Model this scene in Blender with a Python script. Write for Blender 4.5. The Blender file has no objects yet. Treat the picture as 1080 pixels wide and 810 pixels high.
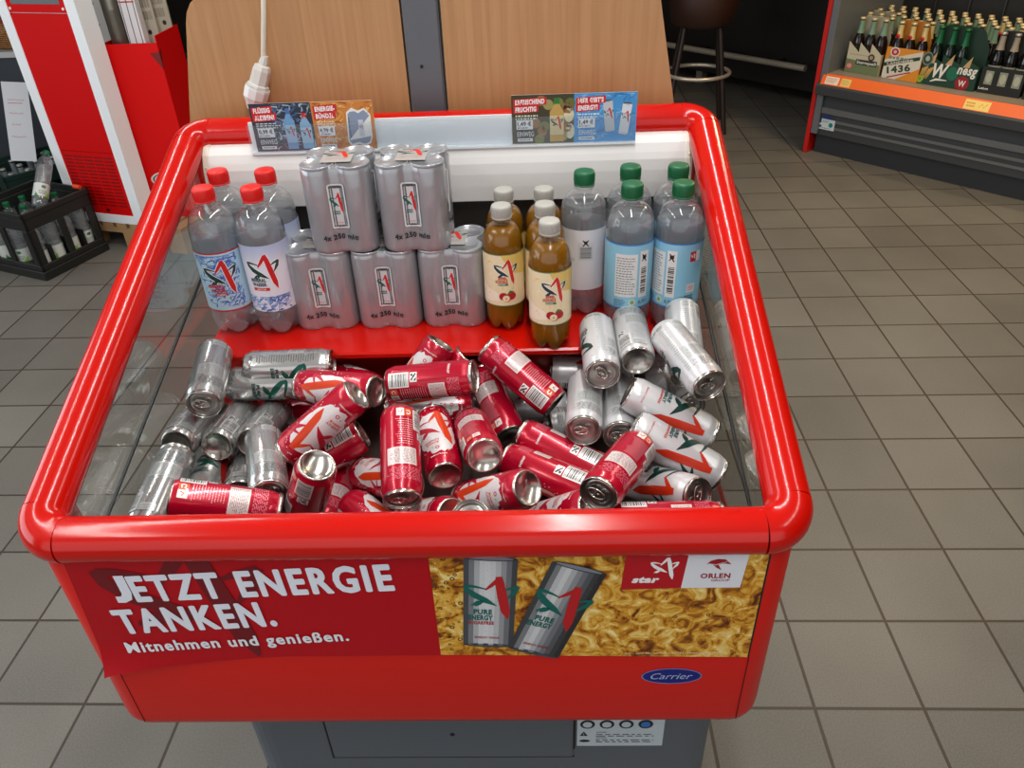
import bpy, math, random
from mathutils import Vector, Matrix, Quaternion
from mathutils.geometry import tessellate_polygon
PI = math.pi
S = bpy.context.scene
COL = S.collection
sin, cos, rad = math.sin, math.cos, math.radians

# ------------------------------------------------------------------ colours, materials
def lin(c):
    return tuple((x/255/12.92 if x/255 <= .04045 else ((x/255+.055)/1.055)**2.4) for x in c)

def nt(name):
    m = bpy.data.materials.new(name); m.use_nodes = True
    t = m.node_tree
    b = t.nodes['Principled BSDF']
    return m, t, b

def mat(name, rgb, rough=.5, metal=0., coat=0., spec=.5, bump=0., bscale=60., var=0.):
    m, t, b = nt(name)
    c = lin(rgb)
    b.inputs['Base Color'].default_value = (*c, 1)
    b.inputs['Roughness'].default_value = rough
    b.inputs['Metallic'].default_value = metal
    b.inputs['Coat Weight'].default_value = coat
    b.inputs['Coat Roughness'].default_value = .08
    b.inputs['Specular IOR Level'].default_value = spec
    if bump or var:
        tc = t.nodes.new('ShaderNodeTexCoord'); n = t.nodes.new('ShaderNodeTexNoise')
        n.inputs['Scale'].default_value = bscale; n.inputs['Detail'].default_value = 4
        t.links.new(tc.outputs['Object'], n.inputs['Vector'])
        if bump:
            bp = t.nodes.new('ShaderNodeBump'); bp.inputs['Strength'].default_value = bump; bp.inputs['Distance'].default_value = .004
            t.links.new(n.outputs['Fac'], bp.inputs['Height']); t.links.new(bp.outputs['Normal'], b.inputs['Normal'])
        if var:
            mx = t.nodes.new('ShaderNodeMix'); mx.data_type = 'RGBA'
            mx.inputs[6].default_value = (*[x*(1-var) for x in c], 1); mx.inputs[7].default_value = (*[min(1, x*(1+var)) for x in c], 1)
            t.links.new(n.outputs['Fac'], mx.inputs[0]); t.links.new(mx.outputs[2], b.inputs['Base Color'])
    return m

def mat_print(name, rough=.4, metal=0., coat=0.):
    m, t, b = nt(name)
    a = t.nodes.new('ShaderNodeAttribute'); a.attribute_name = 'Col'
    t.links.new(a.outputs['Color'], b.inputs['Base Color'])
    b.inputs['Roughness'].default_value = rough; b.inputs['Metallic'].default_value = metal; b.inputs['Coat Weight'].default_value = coat
    return m

def mat_thin(name, tint=(1, 1, 1), ior=1.5, rough=.0, gain=1., body=0., bcol=(1, 1, 1)):
    """thin clear sheet: straight-through light plus fresnel mirror, optionally a little milky body"""
    m = bpy.data.materials.new(name); m.use_nodes = True; t = m.node_tree; t.nodes.clear()
    o = t.nodes.new('ShaderNodeOutputMaterial'); tr = t.nodes.new('ShaderNodeBsdfTransparent'); gl = t.nodes.new('ShaderNodeBsdfGlossy')
    fr = t.nodes.new('ShaderNodeFresnel'); mx = t.nodes.new('ShaderNodeMixShader'); mu = t.nodes.new('ShaderNodeMath')
    mu.operation = 'MULTIPLY'; mu.inputs[1].default_value = gain; mu.use_clamp = True
    ge = t.nodes.new('ShaderNodeNewGeometry'); im = t.nodes.new('ShaderNodeMix'); im.data_type = 'FLOAT'
    im.inputs[2].default_value = ior; im.inputs[3].default_value = 1/ior; t.links.new(ge.outputs['Backfacing'], im.inputs[0]); t.links.new(im.outputs[0], fr.inputs['IOR'])
    gl.inputs['Roughness'].default_value = rough
    tr.inputs['Color'].default_value = (*tint, 1)
    t.links.new(fr.outputs[0], mu.inputs[0]); t.links.new(mu.outputs[0], mx.inputs[0])
    src = tr
    if body:
        df = t.nodes.new('ShaderNodeBsdfDiffuse'); df.inputs['Color'].default_value = (*bcol, 1)
        m2 = t.nodes.new('ShaderNodeMixShader'); m2.inputs[0].default_value = body
        t.links.new(tr.outputs[0], m2.inputs[1]); t.links.new(df.outputs[0], m2.inputs[2]); src = m2
    t.links.new(src.outputs[0], mx.inputs[1]); t.links.new(gl.outputs[0], mx.inputs[2]); t.links.new(mx.outputs[0], o.inputs['Surface'])
    return m

def mat_liquid(name, tint, ior=1.25, clear=.5, body=0., bcol=(.4, .25, .08)):
    m = bpy.data.materials.new(name); m.use_nodes = True; t = m.node_tree; t.nodes.clear()
    o = t.nodes.new('ShaderNodeOutputMaterial'); tr = t.nodes.new('ShaderNodeBsdfTransparent'); g = t.nodes.new('ShaderNodeBsdfGlass')
    g.inputs['IOR'].default_value = ior; g.inputs['Roughness'].default_value = 0; g.inputs['Color'].default_value = (*tint, 1); tr.inputs['Color'].default_value = (*tint, 1)
    mx = t.nodes.new('ShaderNodeMixShader'); mx.inputs[0].default_value = clear
    t.links.new(g.outputs[0], mx.inputs[1]); t.links.new(tr.outputs[0], mx.inputs[2]); src = mx
    if body:
        p = t.nodes.new('ShaderNodeBsdfPrincipled'); p.inputs['Base Color'].default_value = (*bcol, 1); p.inputs['Roughness'].default_value = .15
        p.inputs['Subsurface Weight'].default_value = 0
        m2 = t.nodes.new('ShaderNodeMixShader'); m2.inputs[0].default_value = body
        t.links.new(mx.outputs[0], m2.inputs[1]); t.links.new(p.outputs[0], m2.inputs[2]); src = m2
    t.links.new(src.outputs[0], o.inputs['Surface'])
    return m

# ------------------------------------------------------------------ mesh builder
class MB:
    def __init__(s): s.v = []; s.f = []; s.sm = []; s.mi = []; s.c = []
    def add(s, vs, fs, smooth=False, mi=0):
        o = len(s.v); s.v += [tuple(x) for x in vs]
        for f in fs: s.f.append(tuple(i+o for i in f)); s.sm.append(smooth); s.mi.append(mi)
        return s
    def box(s, x0, x1, y0, y1, z0, z1, mi=0, M=None, bev=0.):
        if bev:
            P = []
            for z, k in ((z0, bev), (z0+bev, 0), (z1-bev, 0), (z1, bev)):
                b = bev-k
                P.append([(x0+k, y0+bev, z), (x0+bev, y0+k, z), (x1-bev, y0+k, z), (x1-k, y0+bev, z), (x1-k, y1-bev, z), (x1-bev, y1-k, z), (x0+bev, y1-k, z), (x0+k, y1-bev, z)])
            vs = [p for r in P for p in r]; fs = [tuple(range(7, -1, -1)), tuple(range(24, 32))]
            for r in range(3):
                for i in range(8): fs.append((r*8+i, r*8+(i+1) % 8, r*8+8+(i+1) % 8, r*8+8+i))
        else:
            vs = [(x0, y0, z0), (x1, y0, z0), (x1, y1, z0), (x0, y1, z0), (x0, y0, z1), (x1, y0, z1), (x1, y1, z1), (x0, y1, z1)]
            fs = [(3, 2, 1, 0), (4, 5, 6, 7), (0, 1, 5, 4), (1, 2, 6, 5), (2, 3, 7, 6), (3, 0, 4, 7)]
        if M is not None: vs = [M @ Vector(p) for p in vs]
        return s.add(vs, fs, False, mi)
    def lathe(s, prof, n=32, smooth=True, mi=0, M=None, mis=None, zf=None):
        vs = []; fs = []
        for r, z in prof:
            for i in range(n):
                a = 2*PI*i/n; p = (r*cos(a), r*sin(a), z if zf is None else zf(r, z, a))
                vs.append(p)
        for j in range(len(prof)-1):
            for i in range(n):
                fs.append((j*n+i, j*n+(i+1) % n, j*n+n+(i+1) % n, j*n+n+i))
        if M is not None: vs = [M @ Vector(p) for p in vs]
        o = len(s.v); s.v += [tuple(p) for p in vs]
        for k, f in enumerate(fs):
            s.f.append(tuple(i+o for i in f)); s.sm.append(smooth); s.mi.append(mi if mis is None else mis(prof[k//n], prof[k//n+1]))
        return s
    def tube(s, pts, r, n=12, closed=False, caps=True, mi=0, rs=None):
        pts = [Vector(p) for p in pts]; m = len(pts); vs = []; fs = []
        up = None
        for i, p in enumerate(pts):
            a = pts[(i-1) % m] if (closed or i) else p; b = pts[(i+1) % m] if (closed or i < m-1) else p
            t = (b-a).normalized()
            if up is None:
                up = Vector((0, 0, 1)) if abs(t.z) < .9 else Vector((1, 0, 0))
            e1 = (up - t*up.dot(t)).normalized(); up = e1; e2 = t.cross(e1)
            k = 1.
            if (closed or 0 < i < m-1):
                d1 = (p-a).normalized(); d2 = (b-p).normalized(); k = 1
            for j in range(n):
                an = 2*PI*j/n; rr = (rs[i] if rs else r)
                vs.append(p + (e1*cos(an)+e2*sin(an))*rr*k)
        for i in range(m if closed else m-1):
            q = (i+1) % m
            for j in range(n): fs.append((i*n+j, i*n+(j+1) % n, q*n+(j+1) % n, q*n+j))
        s.add(vs, fs, True, mi)
        if caps and not closed:
            s.add([vs[j] for j in range(n)], [tuple(range(n-1, -1, -1))], False, mi); s.add([vs[(m-1)*n+j] for j in range(n)], [tuple(range(n))], False, mi)
        return s
    def prism(s, poly, d0, d1, axis='z', mi=0, M=None, smooth=False):
        """poly of 2D points extruded along an axis"""
        f = {'z': lambda a, b, c: (a, b, c), 'y': lambda a, b, c: (a, c, b), 'x': lambda a, b, c: (c, a, b)}[axis]
        n = len(poly); vs = [f(a, b, d0) for a, b in poly]+[f(a, b, d1) for a, b in poly]
        if M is not None: vs = [M @ Vector(p) for p in vs]
        tri = tessellate_polygon([[Vector((a, b, 0)) for a, b in poly]])
        s.add(vs, [(i, (i+1) % n, n+(i+1) % n, n+i) for i in range(n)], smooth, mi)
        s.add(vs, [t for t in tri]+[tuple(n+i for i in t) for t in tri], False, mi)
        return s
    def build(s, name, mats, parent=None):
        me = bpy.data.meshes.new(name); me.from_pydata(s.v, [], s.f)
        for m in (mats if isinstance(mats, (list, tuple)) else [mats]): me.materials.append(m)
        me.polygons.foreach_set('use_smooth', s.sm); me.polygons.foreach_set('material_index', s.mi)
        me.update(); me.validate()
        o = bpy.data.objects.new(name, me); COL.objects.link(o)
        if parent is not None: o.parent = parent
        return o

def weld(o, sharp=40):
    import bmesh
    bm = bmesh.new(); bm.from_mesh(o.data); bmesh.ops.remove_doubles(bm, verts=bm.verts, dist=1e-5); bmesh.ops.recalc_face_normals(bm, faces=bm.faces)
    bm.to_mesh(o.data); bm.free()
    if hasattr(o.data, 'set_sharp_from_angle'): o.data.set_sharp_from_angle(angle=rad(sharp))
    return o

def empty(name, loc=(0, 0, 0), rz=0.):
    o = bpy.data.objects.new(name, None); COL.objects.link(o); o.location = loc; o.rotation_euler = (0, 0, rz); o.empty_display_size = .05
    return o
def tag(o, label, cat, group=None):
    o['label'] = label; o['category'] = cat
    if group: o['group'] = group
    elif 'group' in o: del o['group']
    return o
def struct(o): o['kind'] = 'structure'; return o
KIDS = {}
def kids(o): return [c for c in bpy.data.objects if c.parent == o]
def dup(o, parent=None):
    ch = KIDS.get(o.name)
    if ch is None: ch = KIDS[o.name] = kids(o)
    c = o.copy(); COL.objects.link(c); c.parent = parent
    for k in ch: dup(k, c)
    return c

# ------------------------------------------------------------------ flat artwork -> coloured geometry
TC = {}
def glyphs(s, bold=.0, shear=0., sp=1.):
    k = (s, bold, shear, sp)
    if k not in TC:
        cu = bpy.data.curves.new('t', 'FONT'); cu.body = s; cu.size = 1; cu.offset = bold; cu.shear = shear; cu.resolution_u = 3; cu.space_character = sp
        ob = bpy.data.objects.new('t', cu); COL.objects.link(ob)
        dg = bpy.context.evaluated_depsgraph_get(); me = ob.evaluated_get(dg).to_mesh(); me.calc_loop_triangles()
        tr = [[(me.vertices[i].co.x, me.vertices[i].co.y) for i in t.vertices] for t in me.loop_triangles]
        ob.evaluated_get(dg).to_mesh_clear(); bpy.data.objects.remove(ob); bpy.data.curves.remove(cu)
        xs = [p[0] for t in tr for p in t]
        TC[k] = (tr, min(xs), max(xs))
    return TC[k]
CAP = .73

class Art:
    def __init__(s): s.t = []; s.L = 0
    def up(s): s.L += 1; return s
    def tri(s, a, b, c, col): s.t.append((a, b, c, col, s.L))
    def poly(s, pts, col):
        for i, j, k in tessellate_polygon([[Vector((x, y, 0)) for x, y in pts]]): s.tri(pts[i], pts[j], pts[k], col)
    def rect(s, x0, y0, x1, y1, col): s.tri((x0, y0), (x1, y0), (x1, y1), col); s.tri((x0, y0), (x1, y1), (x0, y1), col)
    def ell(s, x, y, rx, ry, col, n=20):
        P = [(x+rx*cos(2*PI*i/n), y+ry*sin(2*PI*i/n)) for i in range(n)]
        for i in range(1, n-1): s.tri(P[0], P[i], P[i+1], col)
    def ring(s, x, y, r0, r1, col, n=24, a0=0, a1=2*PI):
        for i in range(n):
            a, b = a0+(a1-a0)*i/n, a0+(a1-a0)*(i+1)/n
            p = [(x+r*cos(q), y+r*sin(q)) for q in (a, b) for r in (r0, r1)]
            s.tri(p[0], p[1], p[3], col); s.tri(p[0], p[3], p[2], col)
    def stroke(s, pts, ws, col):
        n = len(pts)
        if not isinstance(ws, (list, tuple)): ws = [ws]*n
        E = []
        for i in range(n):
            a = pts[max(0, i-1)]; b = pts[min(n-1, i+1)]; dx, dy = b[0]-a[0], b[1]-a[1]; l = math.hypot(dx, dy) or 1
            nx, ny = -dy/l, dx/l; E.append(((pts[i][0]+nx*ws[i]/2, pts[i][1]+ny*ws[i]/2), (pts[i][0]-nx*ws[i]/2, pts[i][1]-ny*ws[i]/2)))
        for i in range(n-1):
            s.tri(E[i][0], E[i][1], E[i+1][1], col); s.tri(E[i][0], E[i+1][1], E[i+1][0], col)
    def text(s, str_, x, y, h, col, w=None, bold=.02, al='l', shear=0., rot=0., sp=None, emb=0.):
        if emb:
            for i in range(8):
                s.L += .35; s.text(str_, x+emb*cos(i*PI/4), y+emb*sin(i*PI/4), h, col, w, bold, al, shear, rot, sp)
            s.L += .35
        tr, a, b = glyphs(str_, bold, shear, sp if sp else 1+bold*2.6); sy = h/CAP; sx = sy if w is None else w/(b-a)
        W = (b-a)*sx; off = {'l': 0, 'c': -W/2, 'r': -W}[al]; c_, s_ = cos(rot), sin(rot)
        for t in tr:
            q = []
            for px, py in t:
                X = (px-a)*sx+off; Y = py*sy; q.append((x+X*c_-Y*s_, y+X*s_+Y*c_))
            s.tri(q[0], q[1], q[2], col)
    def lines(s, x0, y0, x1, y1, n, col, seed=0, th=.45, gap=.35):
        R = random.Random(seed); dy = (y1-y0)/n
        for i in range(n):
            y = y1-dy*(i+.8); x = x0; end = x1-(x1-x0)*R.random()*.25
            while x < end:
                l = (x1-x0)*(.05+.1*R.random()); s.rect(x, y, min(end, x+l), y+dy*th, col); x += l+(x1-x0)*.03*(1+gap)
    def bars(s, x0, y0, x1, y1, col, bg=None, seed=1, horiz=True):
        if bg: s.rect(x0, y0, x1, y1, bg)
        s.up(); R = random.Random(seed); L = (y1-y0) if horiz else (x1-x0); p = L*.06
        while p < L*.92:
            w = L*R.choice((.018, .018, .035, .05)); 
            if horiz: s.rect(x0+(x1-x0)*.1, y0+p, x1-(x1-x0)*.1, y0+p+w, col)
            else: s.rect(x0+p, y0+(y1-y0)*.2, x0+p+w, y1-(y1-y0)*.08, col)
            p += w+L*R.choice((.015, .03, .045))
        s.L -= 1
    def move(s, o, x, y, k=1., rot=0., kx=None):
        c_, s_ = cos(rot), sin(rot); kx = k if kx is None else kx
        f = lambda p: (x+p[0]*kx*c_-p[1]*k*s_, y+p[0]*kx*s_+p[1]*k*c_)
        for a, b, c, col, L in o.t: s.t.append((f(a), f(b), f(c), col, L+s.L))
    def build(s, name, m, parent, fmap, step=None, dz=.00013):
        V = []; F = []; CC = []
        def emit(a, b, c, col, L, d=0):
            if step and d < 16:
                e = [(abs(a[0]-b[0]), 0), (abs(b[0]-c[0]), 1), (abs(c[0]-a[0]), 2)]; q = max(e)
                if q[0] > step:
                    P = (a, b, c); i = q[1]; p, r, o = P[i], P[(i+1) % 3], P[(i+2) % 3]; h = ((p[0]+r[0])/2, (p[1]+r[1])/2)
                    emit(p, h, o, col, L, d+1); emit(h, r, o, col, L, d+1); return
            if (b[0]-a[0])*(c[1]-a[1])-(b[1]-a[1])*(c[0]-a[0]) < 0: b, c = c, b
            k = len(V); w_ = .00025+dz*L+2.2e-5*(len(F) % 4); V.extend(fmap(p[0], p[1], w_) for p in (a, b, c)); F.append((k, k+1, k+2)); CC.append(col)
        for a, b, c, col, L in s.t: emit(a, b, c, col, L)
        me = bpy.data.meshes.new(name); me.from_pydata(V, [], F); at = me.color_attributes.new('Col', 'FLOAT_COLOR', 'CORNER')
        buf = []; cache = {}
        for col in CC:
            if col not in cache: cache[col] = [*lin(col), 1.]
            buf += cache[col]*3
        at.data.foreach_set('color', buf); me.materials.append(m); me.update()
        o = bpy.data.objects.new(name, me); COL.objects.link(o)
        if parent is not None: o.parent = parent
        return o

def cyl(R, zoff=0.):                         # u,v in metres around a cylinder; u=0 faces -Y, u grows to the right
    return lambda u, v, w: ((R+w)*sin(u/R), -(R+w)*cos(u/R), v+zoff)
def flat_y(y, x0=0, z0=0):                   # on a wall facing -Y
    return lambda u, v, w: (x0+u, y-w, z0+v)

GREEN, TEAL, RED, WHITE, BLACK, CRIM = (16, 62, 52), (0, 96, 88), (205, 30, 28), (245, 245, 246), (18, 18, 20), (190, 16, 52)
def star(c1, c2, outline=None, fat=False):
    """the brushed star with the numeral 1, about one unit wide"""
    T = Art(); k = lambda x, y: ((x-620)/245, (318-y)/245*1.2); w = lambda L: [x/245 for x in L]
    st = [([k(600, 262), k(560, 252), k(530, 247), k(505, 248)], w([6, 13, 18, 20]), c1), ([k(500, 244), k(512, 268), k(545, 296), k(600, 327), k(650, 354)], w([14, 27, 36, 33, 4]), c1),
          ([k(590, 330), k(566, 340), k(545, 354)], w([8, 32, 22]), c1), ([k(540, 352), k(532, 358)], w([18, 2]), c1),
          ([k(672, 268), k(710, 253), k(745, 245)], w([4, 15, 22]), c1), ([k(746, 243), k(728, 275), k(696, 314)], w([14, 25, 5]), c1),
          ([k(586, 274), k(616, 240), k(646, 202)], w([10, 23, 25]), c2), ([k(648, 192), k(658, 225), k(674, 300), k(692, 385), k(703, 428)], w([26, 35, 39, 36, 6]), c2)]
    if fat:
        st[6] = ([k(596, 266), k(622, 240), k(654, 206)], w([8, 20, 24]), c2); st[7] = ([k(655, 190), k(660, 225), k(674, 300), k(692, 385), k(704, 428)], w([30, 42, 46, 42, 6]), c2)
    if outline:
        for p, q, c in st: T.stroke(p, [x+.05 for x in q], outline)
        T.up()
    for i, (p, q, c) in enumerate(st):
        if i >= 6: T.up()
        T.stroke(p, q, c)
    return T

# ------------------------------------------------------------------ materials
M_rim = mat('red_gloss_plastic', (194, 15, 5), .17)
M_panel = mat('red_panel', (204, 18, 8), .36)
M_inner = mat('red_inner', (206, 18, 6), .2)
M_dark = mat('black_gap', (12, 12, 12), .6)
M_grey = mat('grey_plinth', (92, 98, 106), .5)
M_glass = mat_thin('pane_glass', (.965, .975, .97), 1.5, .0, 1.3)
M_gasket = mat('black_gasket', (20, 26, 24), .45)
M_alu = mat('bare_aluminium', (196, 192, 186), .24, 1.)
M_alud = mat('lid_aluminium', (182, 180, 176), .3, 1.)
M_redcan = mat('crimson_can', (186, 5, 43), .24, .25, .4)
M_silcan = mat('silver_can', (202, 203, 202), .2, .75, .2)
M_whican = mat('pearl_can', (216, 216, 218), .32, .35, .25)
P_can = mat_print('can_print', .32, .15, .25)
P_scan = mat_print('silver_can_print', .28, .55, .15)
P_lab = mat_print('label_print', .38, 0, .15)
P_sign = mat_print('card_print', .4)
M_white = mat('white_plastic', (228, 226, 224), .35)
M_cream = mat('cream_plastic', (226, 220, 205), .4)
M_film = mat('silver_film', (168, 170, 175), .28, .45, .6, bump=.2, bscale=40)
M_pet = mat_thin('clear_bottle', (.985, .987, .99), 1.5, .03, 2., .045, (.9, .92, .94))
M_petj = mat_thin('clear_juice_bottle', (.985, .98, .95), 1.5, .03, 1.)
M_water = mat_liquid('still_water', (.97, .985, .995), 1.2, .66, .10, (.84, .9, .96))
M_juice = mat_liquid('apple_juice', (.92, .62, .16), 1.2, .5, .75, lin((146, 98, 16)))
M_capr = mat('red_cap', (214, 24, 18), .42); M_capg = mat('green_cap', (0, 92, 52), .42); M_capw = mat('grey_cap', (172, 170, 163), .45)

# ------------------------------------------------------------------ cans
CR = .0265
PROF = [(.0, .0085), (.008, .0078), (.016, .005), (.0198, .0015), (.0212, .0), (.0226, .0003), (.0236, .0025), (.0250, .0075), (.0262, .0110), (.0265, .0145), (.0265, .1175), (.0261, .1205), (.0250, .1245), (.0243, .1275), (.0241, .1290), (.0247, .1297), (.0249, .1312), (.0247, .1332), (.0240, .1340), (.0233, .1334), (.0230, .1312)]
def can_mesh(name, paint):
    b = MB(); b.lathe(PROF, 40, True, mis=lambda p, q: 1 if (p[0] > .0235 and q[0] > .0235 and .0004 < min(p[1], q[1]) and max(p[1], q[1]) < .1293) else 0)
    return b.build(name, [M_alu, paint])
def can_lid(parent):
    b = MB(); b.lathe([(.0232, .1318), (.0226, .1292), (.0216, .1283), (.0206, .1288), (.0203, .1300), (.0140, .1302), (.0135, .1298), (.006, .1298), (0, .1298)], 40, True)
    b.tube([(.0115*cos(a), -.0060+.0062*sin(a), .1301) for a in [PI*2*i/24 for i in range(24)]], .0006, 6, True)
    l = b.build('lid', M_alud, parent)
    t = MB()
    t.tube([(.0063*cos(2*PI*i/28), .0035+.0115*sin(2*PI*i/28)*(.92 if sin(2*PI*i/28) > 0 else 1), .1322) for i in range(28)], .0011, 8, True)
    t.tube([(.0040*cos(2*PI*i/20), .0085+.0042*sin(2*PI*i/20), .1321) for i in range(20)], .0008, 6, True)
    t.lathe([(.0, .1332), (.0018, .1330), (.0024, .1322), (.0024, .1300)], 14)
    t.box(-.0052, .0052, -.0075, .0035, .1316, .1324)
    t.build('pull_tab', M_alu, l)
def can_art(kind):
    A = Art(); mm = .001; red = kind == 'R'
    ink = WHITE if red else (40, 62, 62); pale = (226, 214, 212) if red else (196, 198, 198)
    def r(x0, y0, x1, y1, c): A.rect(x0*mm, y0*mm, x1*mm, y1*mm, c)
    # back: barcode, pictogram, symbols, text, nutrition table
    A.bars(0, 9*mm, 23*mm, 40*mm, BLACK, (238, 236, 234), 3)
    r(1, 42, 16, 53, (238, 236, 234)); A.up()
    A.stroke([(3*mm, 51*mm), (9*mm, 47*mm), (13*mm, 44*mm)], 2.2*mm, BLACK); A.ell(5*mm, 45*mm, 1.8*mm, 1.8*mm, BLACK, 10); A.stroke([(10*mm, 52*mm), (14*mm, 49*mm)], 2*mm, BLACK); A.stroke([(6*mm, 43.5*mm), (8*mm, 50*mm)], 1*mm, BLACK); A.L -= 1
    if red:
        r(25, 9, 35, 21, (214, 74, 16)); r(35.5, 9, 46, 21, (236, 226, 220)); A.up()
        A.ring(30*mm, 15*mm, 2.2*mm, 3.4*mm, WHITE, 12, .5, 4.6); A.stroke([(28*mm, 12*mm), (33*mm, 13*mm)], 1.2*mm, WHITE)
        A.stroke([(38*mm, 12*mm), (40*mm, 17*mm), (43*mm, 14*mm)], 1.5*mm, (196, 70, 40)); A.L -= 1
    else:
        r(25, 9, 46, 21, (214, 216, 216)); A.up(); A.lines(26*mm, 10*mm, 45*mm, 20*mm, 4, (110, 120, 120), 5); A.L -= 1
    A.lines(25*mm, 25*mm, 48*mm, 66*mm, 12, (238, 196, 204) if red else (130, 138, 138), 7, .22)
    r(20, 69, 60, 94, pale); A.up(); A.lines(22*mm, 71*mm, 57*mm, 92*mm, 10, (150, 110, 112) if red else (128, 138, 138), 9, .4); 
    r(44, 70, 44.6, 93, (150, 120, 120) if red else (140, 148, 148)); A.L -= 1
    A.lines(14*mm, 98*mm, 62*mm, 116*mm, 9, (226, 120, 140) if red else (132, 142, 142), 11, .45)
    A.text('ENERGY', -9*mm, 99*mm, 3.2*mm, WHITE if red else (60, 90, 88), 17*mm, .03)
    if not red: A.text('250 ml e', 62*mm, 12*mm, 4.5*mm, (40, 62, 62), None, .01)
    # front
    uc = 113
    if red:
        R = random.Random(4); P = []
        for i in range(46):
            a = 2*PI*i/46; q = .92+.16*R.random()
            P.append(((uc+30*q*cos(a))*mm, (70+46*q*sin(a)*(1 if sin(a) < 0 else .92))*mm))
        A.poly(P, (226, 222, 224)); A.up()
        for i in range(26):
            a = R.random()*2*PI; A.ell((uc+(33+5*R.random())*cos(a))*mm, (70+(49+4*R.random())*sin(a))*mm, .9*mm, .7*mm, (226, 222, 224), 7)
        A.move(star((186, 10, 46), (214, 62, 18), None, True), (uc-2)*mm, 74*mm, 62*mm)
        A.text('ENERGY', (uc-19)*mm, 47*mm, 4*mm, (186, 10, 46), 22*mm, .03); A.lines((uc-17)*mm, 41*mm, (uc+3)*mm, 46*mm, 1, (220, 90, 30), 3, .7)
        A.ring((uc-2)*mm, 33*mm, 1.6*mm, 3.0*mm, (200, 40, 40), 14); A.ell((uc-9)*mm, 35*mm, 1.2*mm, 1.2*mm, (120, 160, 60), 8)
        A.L -= 1
        A.text('ENERGY DRINK', (uc-14)*mm, 17*mm, 2.2*mm, WHITE, 24*mm, .01)
    else:
        A.move(star((6, 84, 72) if kind == 'S' else (14, 58, 52), (206, 30, 22) if kind == 'S' else (204, 48, 18), None, True), (uc-1)*mm, 74*mm, 66*mm); A.up(); A.up()
        A.text('PURE', (uc-27)*mm, 51*mm, 5*mm, (10, 80, 74), 20*mm, .05); A.text('ENERGY', (uc-29)*mm, 44.5*mm, 5*mm, (10, 80, 74), 26*mm, .05)
        if kind == 'W': A.text('SUGARFREE', (uc-28)*mm, 39.5*mm, 3.4*mm, (206, 60, 40), 29*mm, .04)
        A.L -= 2
        A.text('ENERGY DRINK', (uc-14)*mm, 19*mm, 2.4*mm, (196, 50, 40), 26*mm, .01)
        if kind == 'W':
            A.lines(60*mm, 12*mm, 72*mm, 112*mm, 22, (170, 174, 174), 13, .4)
        else:
            A.lines(62*mm, 22*mm, 76*mm, 112*mm, 24, (110, 118, 118), 15, .4); A.lines(-22*mm, 60*mm, -6*mm, 112*mm, 12, (120, 126, 126), 17, .4)
    return A
PROTO = {}
for kind, nm, paint in (('R', 'drinks_can', M_redcan), ('S', 'drinks_can', M_silcan), ('W', 'drinks_can', M_whican)):
    o = can_mesh(nm, paint); can_lid(o); can_art(kind).build('printed_label', P_scan if kind == 'S' else P_can, o, cyl(CR, 0), .004, .0001)
    PROTO[kind] = o
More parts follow.
